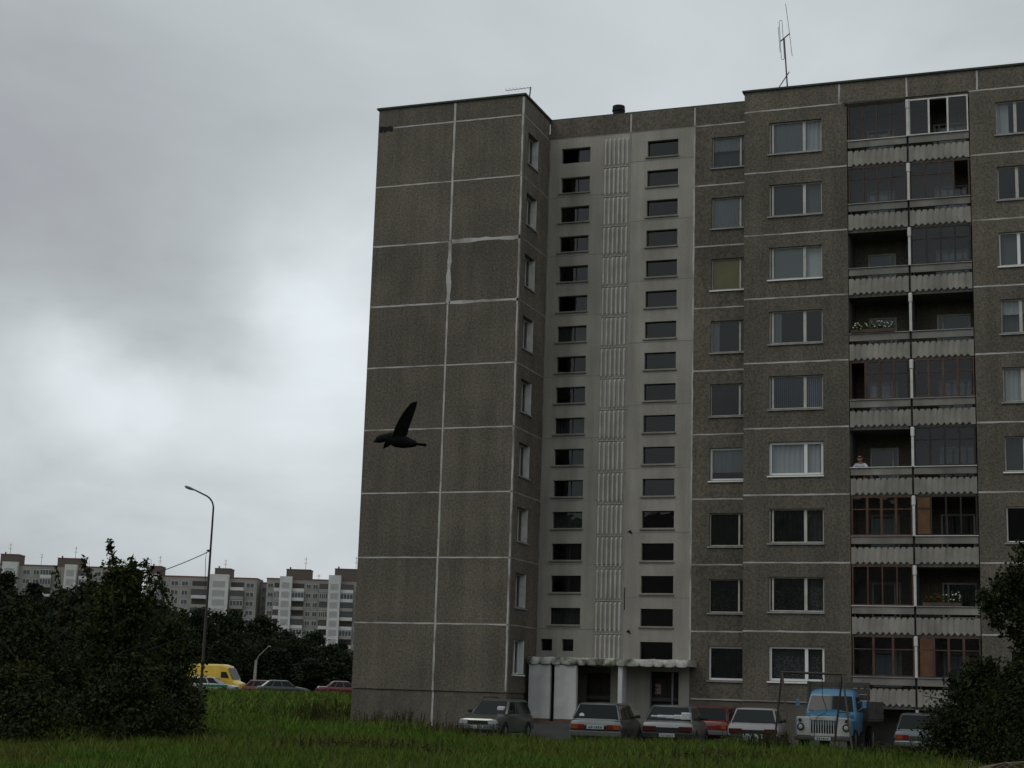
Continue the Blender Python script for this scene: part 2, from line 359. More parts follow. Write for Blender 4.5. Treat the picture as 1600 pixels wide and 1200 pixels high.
_cache = {}
def wavy(name, w, h, amp, waves, mat, y):
    n = int(waves*6); rg = random.Random(int(w*1000+h*77+waves)); vs = []; fs = []
    ph = [rg.uniform(-.6, .6) for _ in range(n+1)]
    for i in range(n+1):
        x = w*i/n
        for z in (0, h*.5, h): vs.append((x, y + amp*math.sin(i/n*waves*2*math.pi+ph[i])*(.75+.25*rg.random()), z))
    for i in range(n):
        for k in range(2): fs.append((i*3+k, i*3+3+k, i*3+4+k, i*3+1+k))
    mb = MB(); mb.add(vs, fs); return mb.mesh(name, mat, smooth=80)
def window(loc, w, h, fw=.06, mull=(), frame='white', sill='sill', curtain=None, rz=0.0, parent=None, rec=.12, name='window', label=None, sill_ext=.07, skip=(), reveal=None):
    """window part: frame mesh with pane, sill and curtain as sub-parts; local x along the wall, +y inwards"""
    key = (w, h, fw, mull, frame, rec)
    if key not in _cache:
        mb = MB(); y0, y1 = rec, rec+.07
        mb.box(0, w, y0, y1, 0, fw); mb.box(0, w, y0, y1, h-fw, h); mb.box(0, fw, y0, y1, fw, h-fw); mb.box(w-fw, w, y0, y1, fw, h-fw)
        for c, mw in mull: mb.box(c-mw/2, c+mw/2, y0-.004, y1, fw, h-fw)
        _cache[key] = mb.mesh('window_frame', M[frame])
    o = link(name, _cache[key], parent or bld, Vector(loc)-(BASE if parent is None else Vector((0, 0, 0))), rz)
    if label: o['label'] = label
    edges = [fw] + [e for c, mw in mull for e in (c-mw/2, c+mw/2)] + [w-fw]
    for i in range(0, len(edges), 2):
        if i//2 in skip: continue
        a, b = edges[i], edges[i+1]; k2 = ('pane', round(b-a, 3), h, fw, rec)
        if k2 not in _cache:
            mb = MB(); mb.add([(0, rec+.035, fw), (b-a, rec+.035, fw), (b-a, rec+.035, h-fw), (0, rec+.035, h-fw)], [(0, 1, 2, 3)]); _cache[k2] = mb.mesh('pane', M['glass'])
        link('pane', _cache[k2], o, (a, 0, 0))
    if sill:
        k3 = ('sill', w, sill, rec)
        if k3 not in _cache:
            mb = MB(); mb.add([(-sill_ext, -.07, -.085), (w+.03, -.07, -.085), (w+.03, -.07, -.03), (-sill_ext, -.07, -.03), (-sill_ext, rec, -.004), (w+.03, rec, -.004), (-sill_ext, rec, -.085), (w+.03, rec, -.085)],
                              [(0, 1, 2, 3), (3, 2, 5, 4), (0, 3, 4, 6), (1, 7, 5, 2), (0, 6, 7, 1), (4, 5, 7, 6)]); _cache[k3] = mb.mesh('sill', M[sill])
        link('sill', _cache[k3], o)
    if reveal:
        mb = MB(); mb.box(w-.03, w-.002, .004, rec-.002, .002, h-.002); mb.build('reveal', M[reveal], o)
    yc = rec+.16
    def cur(nm, x0, x1, z0, z1, amp, waves, m, dy=0.0):
        k4 = (nm, round(x1-x0, 3), round(z1-z0, 3), amp, waves, m)
        if k4 not in _cache: _cache[k4] = wavy(nm, x1-x0, z1-z0, amp, waves, M[m], 0)
        link('curtain', _cache[k4], o, (x0, yc+dy, z0))
    if curtain == 'sheer': cur('c', -.05, w+.05, -.1, h+.05, .035, 11, 'curtain')
    elif curtain == 'blind': cur('c', -.05, w+.05, -.1, h+.05, .004, 2, 'blind')
    elif curtain == 'grey': cur('c', -.05, w+.05, -.1, h+.05, .012, 6, 'net')
    elif curtain == 'yellow': cur('c', -.05, w+.05, -.1, h+.05, .006, 2, 'yellow')
    elif curtain == 'half': cur('c', -.05, w+.05, h*.58, h+.05, .03, 9, 'curtain'); cur('c', -.05, w+.05, -.1, h*.58, .03, 9, 'net', .25)
    elif curtain == 'lace': cur('c', -.05, w+.05, h*.26, h+.05, .03, 12, 'curtain')
    elif curtain == 'lacework': cur('c', -.05, w+.05, -.1, h*.72, .03, 9, 'lace'); cur('c', -.05, w+.05, h*.72, h+.05, .02, 9, 'darkcurtain')
    elif curtain == 'left': cur('c', -.05, w*.22, -.1, h+.05, .03, 4, 'curtain')
    elif curtain == 'sides': cur('c', -.05, w*.3, -.1, h+.05, .03, 5, 'darkcurtain'); cur('c', w*.62, w+.05, -.1, h+.05, .03, 5, 'darkcurtain'); cur('c', w*.3, w*.62, -.1, h+.05, .02, 6, 'darkcurtain', .1)
    elif curtain == 'dark': cur('c', -.05, w+.05, -.1, h+.05, .035, 10, 'darkcurtain')
    elif curtain == 'blue': cur('c', -.02, w+.02, -.05, h*.9, .02, 6, 'bluecurtain')
    elif curtain == 'vblind':
        mb = MB(); n = int(w/.085)
        for i in range(n):
            x = w*(i+.5)/n; mb.box(x-.03, x+.03, yc-.012, yc+.012, -.05, h+.03, fn=lambda a, b, c, x=x: (x+(a-x)*.9, b+(a-x)*.5, c))
        mb.build('curtain', M['vblind'], o)
    return o

# ---- left wing: two columns of panels on the gable, window panels on its return
for k in range(9):
    z0 = k*H
    wall_panel(0, XM, z0, z0+H, 0); wall_panel(XM, XW-.012, z0, z0+H, 0)
    wall_panel(.02, YR, z0, z0+H, XW, [(.62, 1.98, z0+.80, z0+2.22)], axis_='side')
    window((XW, .62, z0+.80), 1.36, 1.42, .05, ((.86, .06),), 'oldwhite' if k else 'pvc', 'sill' if k else 'pvc', (None, 'dark', 'grey', None, 'left', 'dark', None, 'grey', 'left')[k], rz=R(90), rec=.25, reveal='white' if k else 'pvc',
           label=None if k else 'white framed lowest window in the return of the left wing')
for x0, x1 in ((0, XM), (XM, XW-.012)):
    wall_panel(x0, x1, 9*H, ZT, 0, name='parapet_panel'); wall_panel(x0, x1, -2.3, 0, .05, mat='plinth', name='plinth_panel')
wall_panel(.02, YR, 9*H, ZT, XW, axis_='side', name='parapet_panel'); wall_panel(.06, YR, -2.3, 0, XW-.05, axis_='side', mat='plinth', name='plinth_panel')
for k in range(1, 10):
    wl = {7: .075, 6: .075}.get(k, .062)
    if k < 9: seam(.01, k*H, XM-.06, k*H, 0, wl)
    else: seam(.75, k*H, XM-.06, k*H, 0, wl)
    seam(XM+.06, k*H, XW-.02, k*H, 0, .17 if k == 7 else (.14 if k == 6 else wl), jit=.4 if k in (6, 7) else .25)
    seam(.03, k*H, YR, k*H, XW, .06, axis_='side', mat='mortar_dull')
for z0, z1, w_ in ((-2, 0, .085), (0, 16.75, .085), (16.75, 19.65, .19), (19.65, ZT-.05, .095)):
    seam(XM, z0+.01, XM, z1-.01, 0 if z0 >= 0 else .05, w_, jit=.4 if w_ > .1 else .2)
seam(XW-.05, .05, XW-.05, ZT-.1, 0, .085, mat='mortar'); seam(.05, .05, .05, ZT-.1, XW, .06, axis_='side', mat='mortar_dull')
mb = MB(BASE)                                   # broken dark mortar at the top left corner
rg = random.Random(5)
for i in range(12):
    x = .05+i*.055; mb.cbox(x, x+.075, -.02, .02, 9*H-.09-rg.random()*.1, 9*H+.06+rg.random()*.06, .008)
part(mb, 'broken_joint', M['black'])

# ---- light stair section
LW, RW = (7.72, 9.11), (11.82, 13.25)
def stair_open(k): return 24.72-1.4*k
glz = random.Random(11)
lo_ = [25.2] + [22.4-2.8*i for i in range(8)]
for i in range(len(lo_)-1):
    z1, z0 = lo_[i], lo_[i+1]
    wall_panel(XW, 11.03, z0, z1, YR, [(LW[0], LW[1], stair_open(k)-.72, stair_open(k)) for k in (2*i, 2*i+1)], 'light')
wall_panel(XW, 11.03, 1.42, 2.8, YR, [(7.33, 7.86, 1.86, 2.37), (8.30, 8.83, 1.86, 2.37)], 'light')
ro_ = [25.2] + [23.8-2.8*i for i in range(9)]
for i in range(len(ro_)-1):
    z1, z0 = ro_[i], max(ro_[i+1], 1.42)
    ks = [0] if i == 0 else [2*i-1, 2*i]
    wall_panel(11.03, XA, z0, z1, YR, [(RW[0], RW[1], stair_open(k)-.74, stair_open(k)) for k in ks], 'light')
for k in range(16):
    sk = (0,) if k in (0, 5) else ()
    window((LW[0], YR, stair_open(k)-.72), LW[1]-LW[0], .72, .03, ((.78, .03),), 'darkframe', 'rail' if k else None, ('dark', None, None)[k % 3] if k > 3 else None, rec=.18, skip=sk, sill_ext=.1)
for k in range(17):
    window((RW[0], YR, stair_open(k)-.74), RW[1]-RW[0], .74, .03, (), 'darkframe', 'rail' if k < 16 else None, None, rec=.16, sill_ext=.08)
for x in (7.33, 8.30): window((x, YR, 1.86), .53, .51, .03, (), 'darkframe', None, None, rec=.2, name='small_window')
# ribs between the two window columns
rb = MB(); secs = []
for z, s_ in ((0, .25), (.09, 1), (1.24, 1), (1.33, .25)):
    secs.append([(-.05, .0, z), (-.03*s_, -.085*s_, z), (.03*s_, -.085*s_, z), (.05, .0, z)])
rb.loft(secs); rib_me = rb.mesh('rib', M['rib'])
for sgm in range(17):
    zt = 25.02-1.4*sgm; zb = zt-1.37
    for i in range(6):
        link('rib', rib_me, bld, Vector((9.86+i*.207, YR+.001, zb))-BASE)
mb = MB(); mb.box(0, 1.24, -.035, .01, 0, .023); ledge_me = mb.mesh('rib_ledge', M['rib'])
for sgm in range(17): link('rib_ledge', ledge_me, bld, Vector((9.76, YR, 25.02-1.4*sgm-1.395))-BASE)
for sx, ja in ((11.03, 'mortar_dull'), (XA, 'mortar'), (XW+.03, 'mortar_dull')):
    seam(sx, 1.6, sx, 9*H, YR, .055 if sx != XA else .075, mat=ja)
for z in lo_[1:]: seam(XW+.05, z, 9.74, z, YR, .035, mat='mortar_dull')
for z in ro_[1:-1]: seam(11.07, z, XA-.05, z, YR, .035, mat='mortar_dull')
for x0, x1 in ((XW, 11.03), (11.03, XA), (XA, XB)): wall_panel(x0, x1, 9*H, ZT, YR, name='parapet_panel')
for sx in (11.03, XA): seam(sx, 9*H+.03, sx, ZT-.06, YR, .07)
seam(XW+.05, 9*H, XA-.03, 9*H, YR, .04, mat='mortar_dull'); seam(XA+.04, 9*H, XB, 9*H, YR, .06)
# dark open joint and two dark chips by the ribs
mb = MB(BASE); mb.cbox(11.085, 11.125, YR-.012, YR+.02, 3.65, 4.62, .006); part(mb, 'open_joint', M['black'])
for x, z in ((11.28, 7.0), (11.28, 2.72)):
    mb = MB(BASE); mb.add([(x-.09, YR-.03, z+.02), (x+.06, YR-.05, z+.10), (x+.14, YR-.02, z-.10), (x+.02, YR-.02, z-.03), (x, YR+.02, z)], [(0, 1, 4), (1, 2, 4), (2, 3, 4), (3, 0, 4), (0, 3, 2, 1)])
    part(mb, 'broken_joint', M['black'])

# ---- kitchen column
KC = ['dark', 'lacework', 'dark', 'lace', None, 'left', 'yellow', 'sheer', 'half']
for k in range(9):
    z0 = k*H; wall_panel(XA, XB, z0, z0+H, YR, [(14.80, 16.33, z0+.80, z0+2.20)])
    new_ = k in (0, 3)
    window((14.80, YR, z0+.80), 1.53, 1.40, .085 if new_ else .045, () if new_ else ((1.27, .075),), 'pvc' if new_ else 'oldwhite', 'pvc' if k in (3, 6) else 'sill', KC[k],
           label={6: 'kitchen window with a yellow blind', 3: 'kitchen window with a new white frame and lace curtain'}.get(k))
    seam(XA+.05, z0, XB, z0, YR, .06)
wall_panel(XA, XB, -2.3, 0, YR+.05, mat='plinth', name='plinth_panel')

# ---- right block: bedroom columns either side of the loggias
BC = ['lacework', 'lacework', 'sides', 'sheer', 'vblind', 'left', 'blind', 'grey', 'sheer']
for cx, w0, mirrored in ((XB, 17.58, False), (XD, 27.0, True), (XE, 32.0, False)):
    x1 = {XB: XC, XD: XE, XE: 34.9}[cx]
    for k in range(9):
        z0 = k*H; wall_panel(cx, x1, z0, z0+H, YB, [(w0, w0+2.26, z0+.82, z0+2.22)])
        new_ = k in (0, 3) and cx == XB
        fw = .10 if new_ else .05
        mull = ((1.52, .13),) if new_ else ((.15, .07), (1.50, .12))
        if mirrored: mull = tuple((round(2.26-c, 3), w_) for c, w_ in reversed(mull))
        cu = BC[k] if cx == XB else ('dark', 'dark', None, 'dark', 'sheer', 'half', 'grey', None, 'left')[k]
        window((w0, YB, z0+.82), 2.26, 1.40, fw, mull, 'pvc' if new_ or (mirrored and k in (2, 6)) else 'oldwhite', 'pvc' if k in (0, 3, 6) else 'sill', cu,
               label={3: 'wide window with a thick new white frame and sheer curtain', 6: 'wide window with a plain pale blind', 4: 'wide window with vertical blinds'}.get(k) if cx == XB else None)
        if k: seam(cx+.02, z0, x1-.03, z0, YB, .066)
    wall_panel(cx, x1, -2.3, 0, YB+.05, mat='plinth', name='plinth_panel')
    seam(cx+.02, 0, x1-.03, 0, YB, .05, mat='mortar_dull')
PX = (XB, 20.6, 23.43, 26.3, XE, 34.9)
for a, b in zip(PX[:-1], PX[1:]): wall_panel(a, b, 9*H, ZT, YB, name='parapet_panel')
for x in PX[1:-1]: seam(x, 9*H+.03, x, ZT-.06, YB, .075)
seam(XB+.02, 9*H, XC-.2, 9*H, YB, .066); seam(XD, 9*H, 34.8, 9*H, YB, .066)
# hidden faces that close the block, roof, floors, inner wall
mb = MB(BASE)
mb.box(XB, XB+.28, YB+.31, YR+.6, -2.3, ZT-.01); mb.box(34.62, 34.9, YB+.31, 15, -2.3, ZT-.01)
mb.box(-.004, .3, .31, 15, -2.3, ZT-.01); mb.box(.31, 34.6, 14.7, 15, -2.3, ZT-.01)
part(mb, 'end_wall', M['panel'])
mb = MB(BASE); mb.box(.31, XW-.31, .31, 14.69, 25.5, 25.6); mb.box(XW-.30, 34.6, YR+.31, 14.69, 25.5, 25.6); mb.box(XB+.3, 34.6, YB+.31, YR+.30, 25.5, 25.6); part(mb, 'roof', M['roof'])
for k in range(0, 9):
    mb = MB(BASE); z = k*H
    mb.box(.32, XW-.32, .32, 7.4, z-.15, z); mb.box(XW-.31, XB+.28, YR+.32, 7.4, z-.15, z)
    mb.box(XB+.29, XC-.02, YB+.32, 7.4, z-.15, z); mb.box(XD+.1, 34.6, YB+.32, 7.4, z-.15, z); mb.box(XC, XD, YB+2.12, 7.4, z-.15, z)
    part(mb, 'floor_slab', M['inside'])
mb = MB(BASE); mb.box(.32, 34.6, 7.41, 7.55, -1.6, 25.4)
for x in (XW-.28, XA-.07, XB+.29, XC-.12, 23.37, XD+.02): mb.box(x, x+.1, (YR if x < XB else YB+1.8)+.35, 7.4, -1.6, 25.4)
part(mb, 'inner_wall', M['inside'])
# flashing along the roof edge
mb = MB(BASE)
def capstrip(x0, y0, x1, y1):
    mb.box(min(x0, x1), max(x0, x1), min(y0, y1), max(y0, y1), ZT-.03, ZT+.05)
capstrip(-.08, -.08, XW+.08, .32); capstrip(XW-.3, .322, XW+.08, YR+.02); capstrip(XW-.3, YR-.08+.102, XB-.082, YR+.4); capstrip(XB-.08, YB-.08, 35, YB+.32); capstrip(-.08, .322, .3, 15)
part(mb, 'roof_flashing', M['cap'])

# ---- loggias
FH = .68; FW_ = 2.44
mb = MB()
nn = 9; pitch = FW_/(nn+1); zt, zb = FH, 0.0
def notch(i): return pitch*i if 0 < i <= nn else None
for i in range(nn+1):
    xl = pitch*i; xr = pitch*(i+1); a = .055 if i else 0; b = .055 if i < nn else 0; a2 = .105 if i else 0; b2 = .105 if i < nn else 0
    mb.add([(xl+a2, 0, zb), (xr-b2, 0, zb), (xr-b, 0, zt), (xl+a, 0, zt)], [(0, 1, 2, 3)])
    mb.add([(xl+a2, 0, zb), (xr-b2, 0, zb), (xr-b2, .05, zb), (xl+a2, .05, zb)], [(0, 1, 2, 3)]); mb.add([(xl+a, 0, zt), (xr-b, 0, zt), (xr-b, .05, zt), (xl+a, .05, zt)], [(0, 1, 2, 3)])
    if i < nn:
        xn = xr
        for sgn in (-1, 1):
            x_ = xn+sgn*.055; x2 = xn+sgn*.105
            mb.add([(x2, 0, zb), (xn, .030, zb+.115), (xn, .030, zt-.08), (x_, 0, zt)], [(0, 1, 2, 3)])
            mb.add([(x2, 0, zb), (xn, .030, zb+.115), (xn, .06, zb+.115), (x2, .06, zb)], [(0, 1, 2, 3)]); mb.add([(x_, 0, zt), (xn, .030, zt-.08), (xn, .06, zt-.08), (x_, .06, zt)], [(0, 1, 2, 3)])
for x in (0, FW_): mb.add([(x, 0, zb), (x, .06, zb), (x, .06, zt), (x, 0, zt)], [(0, 1, 2, 3)])
fascia_me = mb.mesh('scalloped_fascia', M['fascia'])
mb = MB(); mb.cbox(0, FW_, 0, .10, 0, .30, .008); rail_me = mb.mesh('rail_beam', M['rail'])
mb = MB(); mb.box(-.02, FW_+.02, -.05, .14, 0, .03); railcap = {c: mb.mesh('rail_cap', M[c]) for c in ('white', 'sill')}
mb = MB(); mb.cbox(-.075, .075, -.03, .16, 2.30, 2.70, .03); mb.box(-.05, .05, 0, .16, 1.09, 2.30); post_me = mb.mesh('divider_post', M['white'])
mb = MB(); mb.box(0, .04, 0, .03, 0, .18); bracket_me = mb.mesh('bracket', M['darkmetal'])
LG = {}   # (floor, column): (frame material, n panes, transom, open panes, cap, inner curtain)
LG[8] = (('brownwood', 4, 0, (), 'white', 'blue'), ('white', 3, 0, (1,), None, 'sheer'))
LG[7] = (('brownwood', 4, 1, (), None, 'blue'), ('brownwood', 4, 1, (3,), None, 'blue'))
LG[6] = (None, ('darkframe', 4, 1, (), None, 'blue'))
LG[5] = (None, None)
LG[4] = (('brownwood', 4, 1, (0,), None, 'blue'), ('brownwood', 4, 1, (), None, 'blue'))
LG[3] = (None, ('darkframe', 4, 1, (), 'white', 'dark'))
LG[2] = (('redwood', 4, 1, (), None, 'blue'), ('darkframe', 4, 1, (1, 2, 3), 'white', 'dark'))
LG[1] = (('redwood', 4, 0, (), 'white', 'dark'), None)
LG[0] = (('brownwood', 3, 1, (), None, 'blue'), ('brownwood', 4, 1, (), None, 'blue'))
BK = YB+1.80
for k in range(9):
    z0 = k*H
    for c, xL in enumerate((XC+.02, 23.48)):
        spec = LG[k][c]
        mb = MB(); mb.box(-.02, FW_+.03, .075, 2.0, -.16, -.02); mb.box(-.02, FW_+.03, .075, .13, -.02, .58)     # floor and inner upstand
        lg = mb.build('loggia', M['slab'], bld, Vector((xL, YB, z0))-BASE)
        f_ = link('fascia', fascia_me, lg, (0, .0, -.05))
        link('rail_beam', rail_me, lg, (0, .0, .76))
        for xx in (.1, FW_/2-.02, FW_-.14): link('bracket', bracket_me, lg, (xx, .04, .60))
        cap = spec[4] if spec else ('white' if k == 3 else None)
        link('rail_cap', railcap[cap or 'sill'], lg, (0, 0, 1.062))
        # back wall with door and window of the flat
        wx0, wx1 = ((.55, 1.72), (.84, 2.20))[c]; cur = spec[5] if spec else ('grey', 'dark')[k == 1]
        wall = wall_panel(xL-.06, xL+FW_+.08, z0, z0+H, BK, [(xL+wx0, xL+wx1, z0+.70, z0+2.15)], name='loggia_back_wall')
        window((xL+wx0, BK, z0+.70), wx1-wx0, 1.45, .07, ((.24, .07),) if c else ((.93, .07),), 'oldwhite', None, cur, rec=.05, name='loggia_window')
        if spec:
            fm, npn, tr, op, _, _ = spec
            mw = .10 if fm in ('brownwood', 'redwood') and k in (0, 2, 4) else (.075 if fm == 'white' else .055)
            zlo, zhi = 1.10, 2.70 if k < 8 else 2.70
            mb = MB(); y0, y1 = .03, .09; xe = .07
            mb.box(.01, xe, y0, y1, zlo, zhi); mb.box(FW_-.07, FW_-.01, y0, y1, zlo, zhi); mb.box(xe, FW_-.07, y0, y1, zlo, zlo+.05); mb.box(xe, FW_-.07, y0, y1, zhi-.06, zhi)
            cell = (FW_-.14)/npn
            for i in range(1, npn): mb.box(xe+cell*i-mw/2, xe+cell*i+mw/2, y0-.005, y1+.005, zlo+.05, zhi-.06)
            if tr:
                for i in range(npn):
                    if i in op: continue
                    mb.box(xe+cell*i+(mw/2 if i else 0), xe+cell*(i+1)-(mw/2 if i < npn-1 else 0), y0+.008, y1-.008, zlo+1.05, zlo+1.09)
            mb.build('glazing_frame', M[fm], lg)
            for i in range(npn):
                if i in op: continue
                a, b = xe+cell*i+mw/2, xe+cell*(i+1)-mw/2
                mb = MB(); mb.add([(a-.02, .06, zlo+.04), (b+.02, .06, zlo+.04), (b+.02, .06, zhi-.05), (a-.02, .06, zhi-.05)], [(0, 1, 2, 3)]); mb.build('pane', M['glass'], lg)
            if c == 1 and k in (0, 2):
                mb = MB(); mb.box(.11, .04+cell*.98, .036, .054, zlo+.06, zlo+1.04); mb.box(.11, .04+cell*.98, .036, .054, zlo+1.10, zhi-.07); mb.build('board', M['orangewood'], lg)
    # white divider between the two loggias, side cheeks
    link('divider_post', post_me, bld, Vector((23.445, YB-.02, z0))-BASE)
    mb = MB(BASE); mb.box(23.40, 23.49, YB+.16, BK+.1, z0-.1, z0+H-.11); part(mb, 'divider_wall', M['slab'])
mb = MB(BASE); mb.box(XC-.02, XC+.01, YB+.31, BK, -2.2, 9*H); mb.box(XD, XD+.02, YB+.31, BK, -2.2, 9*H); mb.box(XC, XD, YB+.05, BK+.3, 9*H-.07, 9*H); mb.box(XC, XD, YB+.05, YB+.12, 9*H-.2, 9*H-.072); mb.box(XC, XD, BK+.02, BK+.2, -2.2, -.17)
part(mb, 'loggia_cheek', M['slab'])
mb = MB(BASE); mb.box(23.39, 23.50, YB+.02, YB+.2, -2.0, -.16); part(mb, 'loggia_pier', M['oldwhite'])
mb = MB(BASE); mb.cbox(XC-.12, 23.35, YB-.07, YB-.01, 9*H-.09, 9*H-.03, .01); part(mb, 'drip_board', M['cap'])

# ---- entrance
for a, b, z0, z1 in ((XW, 9.42, -1.3, 1.42), (9.42, 10.54, .95, 1.42), (10.54, 12.28, -1.3, 1.42), (12.28, 13.53, 1.08, 1.42), (13.53, XA, -1.3, 1.42)):
    wall_panel(a, b, z0, z1, YR+.004, mat='light' if a > 10.5 else 'plinth', name='entrance_wall', gap=.004)
mb = MB(); mb.box(0, 1.1, 0, .06, 0, 2.03); 
for i in range(2): mb.cbox(.08+i*.5, .50+i*.5, -.02, .001, .25, 1.85, .01)
d1 = mb.build('entrance_door', M['door'], bld, Vector((9.43, YR+.45, -1.1))-BASE)
mb = MB(); mb.tube([(.98, -.03, .95), (.98, -.07, 1.0), (.98, -.03, 1.15)], .012, 6); mb.build('handle', M['metal'], d1)
mb = MB(); mb.box(0, 1.25, .0, .06, 0, 2.17); mb.cbox(.1, .58, -.02, .001, .3, 1.95, .01); mb.cbox(.66, 1.15, -.02, .001, .3, 1.95, .01)
d2 = mb.build('entrance_door', M['door'], bld, Vector((12.28, YR+.5, -1.1))-BASE)
mb = MB(); mb.box(.12, .36, -.035, -.025, 1.25, 1.68); mb.build('notice', M['paper'], d2)
mb = MB(); mb.box(.93, 1.0, -.42, -.36, 0, 2.14); mb.build('door_post', M['metal'], d2)
mb = MB(BASE); nx = 240; rg = random.Random(9); X0, X1 = 7.24, 14.30
lob = [X0]
while lob[-1] < X1-.35: lob.append(lob[-1]+rg.uniform(.38, .78))
lob[-1] = X1
top = []; secs = []
for i in range(nx+1):
    x = X0+(X1-X0)*i/nx
    j = max(q for q in range(len(lob)) if lob[q] <= x+1e-6); j = min(j, len(lob)-2); t = (x-lob[j])/(lob[j+1]-lob[j])
    s_ = math.sqrt(max(0, math.sin(math.pi*min(1, max(0, t))))); r1 = rg.uniform(-.008, .008)
    zb_ = 1.30-.07*s_+r1; yb_ = 2.10-.11*s_; ztop = 1.55+.02*math.sin(x*7)+rg.uniform(-.012, .012)
    secs.append([(x, 3.49, 1.30), (x, 2.25, 1.30), (x, 2.12, zb_), (x, yb_, zb_+.02), (x, yb_-.02, zb_+.12), (x, yb_+.01, ztop-.03), (x, yb_+.07, ztop), (x, 2.4, 1.56), (x, 3.49, 1.58)])
mb.loft(secs); part(mb, 'entrance_canopy', M['canopy'], smooth=50)
for x0, x1 in ((7.32, 8.29), (8.48, 9.46)):
    mb = MB(BASE); mb.cbox(x0, x1, 2.1, 2.32, -1.02, 1.235, .015); part(mb, 'screen_wall', M['white_wall'])
    mb = MB(BASE); mb.box(x0-.01, x1+.01, 2.08, 2.34, -1.12, -1.021); part(mb, 'screen_foot', M['redbrick'])
mb = MB(BASE); mb.cbox(11.28, 11.47, 2.12, 2.75, -1.12, 1.295, .012); part(mb, 'canopy_pier', M['white_wall'])
mb = MB(BASE); mb.box(7.2, 14.35, 1.72, 3.48, -1.9, -1.12); part(mb, 'entrance_step', M['slab'])

# ---- on the roof
t = thing('roof_vent', 'short dark round vent pipe on the roof above the stair section', 'vent pipe', (9.6, 6.2, 25.6))
mb = MB(); mb.tube([(0, 0, 0), (0, 0, 1.75)], .27, 20); mb.build('pipe', M['black'], t, smooth=40)
mb = MB(); mb.tube([(0, 0, 1.72), (0, 0, 1.98)], [.31, .29], 20); mb.build('cowl', M['black'], t, smooth=40)
t = thing('tv_antenna', 'tall leaning rooftop antenna mast with upright rods above the right block', 'antenna', (17.8, 6, 25.6))
mb = MB(); mb.tube([(.02, 0, 0), (-.25, 0, 4.4)], .035, 6); mb.tube([(-.02, 0, 2.75), (-.55, -.1, 1.9)], .025, 5); mb.build('mast', M['darkmetal'], t)
mb = MB(); mb.tube([(-.42, 0, 4.28), (.0, 0, 4.62)], .03, 5); mb.build('boom', M['darkmetal'], t)
mb = MB(); mb.tube([(-.18, 0, 6.1), (-.0, 0, 4.62), (.12, 0, 3.5)], .014, 5); mb.build('rod', M['metal'], t)
mb = MB(); mb.tube([(-.52, 0, 5.0), (-.44, 0, 3.75)], .014, 5); mb.build('rod', M['metal'], t)
mb = MB(); loop = [(-.36+.07*math.cos(a)-.025*math.sin(a)*.0, 0, 4.3+(.95 if math.sin(a) > 0 else -.85)+.07*math.sin(a)) for a in np.linspace(0, 2*math.pi, 17)]
loop = [(x-.06*(z-4.3)*.9, y, z) for x, y, z in loop]; mb.tube(loop, .014, 5); mb.build('folded_dipole', M['metal'], t)
t = thing('aerial', 'small horizontal comb aerial on the roof corner of the left wing', 'antenna', (7.0, 1.0, 25.6))
mb = MB(); mb.tube([(-.06, 0, 0), (-.04, 0, .62), (.02, 0, 1.28)], .03, 6); mb.build('mast', M['darkmetal'], t)
mb = MB(); mb.tube([(.03, 0, 1.26), (-1.2, 0, 1.24)], .014, 5); mb.build('boom', M['darkmetal'], t)
mb = MB()
for i in range(7): mb.tube([(-1.12+i*.17, -.28+.02*i, 1.25), (-1.12+i*.17, .28-.02*i, 1.25)], .007, 4)
mb.build('rods', M['metal'], t)

# ------------------------------------------------------------------ vehicles
def paint(name, col, rough=.28, metal=.0): return material(name, col, rough, tuple(c*.82 for c in col), .9, 4, spec=.5, coat=.45, metal=metal)
M['silver'] = paint('silver_paint', (.24, .26, .24), .3, .8); M['silver2'] = paint('light_silver_paint', (.29, .29, .285), .3, .75); M['whitecar'] = paint('white_car_paint', (.35, .345, .345))
M['greycar'] = paint('grey_paint', (.19, .20, .20), .3, .8); M['redcar'] = paint('red_paint', (.13, .016, .013)); M['bluegrey'] = paint('blue_grey_paint', (.16, .18, .19), .3, .8)
M['maroon'] = paint('maroon_paint', (.13, .012, .02)); M['darkcar'] = paint('dark_paint', (.035, .037, .04)); M['yellowvan'] = paint('yellow_paint', (.70, .45, .012)); M['greenp'] = paint('green_paint', (.02, .16, .09))
M['blue'] = paint('truck_blue', (.060, .185, .31), .45); M['truckwhite'] = material('truck_white', (.44, .45, .44), .5, (.30, .30, .28), 2.2, 5, speck=.1)
M['carglass'] = material('car_glass', (.006, .008, .009), .08, spec=.22)
M['trim'] = material('black_trim', (.018, .018, .018), .5); M['tyre'] = material('tyre', (.014, .014, .014), .85); M['rim'] = material('wheel_rim', (.22, .22, .22), .4, metal=.5)
M['tail_dark'] = material('smoked_tail_lamp', (.06, .012, .012), .3); M['tail'] = material('tail_lamp', (.15, .012, .009), .35); M['amber'] = material('amber_lamp', (.24, .06, .010), .35); M['lamp'] = material('clear_lamp', (.34, .36, .36), .15, coat=.4)
M['plate'] = material('number_plate', (.34, .39, .38), .5); M['plate_ink'] = material('plate_ink', (.05, .05, .06), .6); M['plastic_grey'] = material('bumper_plastic', (.09, .09, .09), .6)
M['cloth'] = material('white_bundle', (.55, .55, .56), .9, (.40, .40, .42), 5); M['bed'] = material('grey_wood_boards', (.075, .07, .062), .85, (.045, .042, .04), 2, 5, objrand=.15)

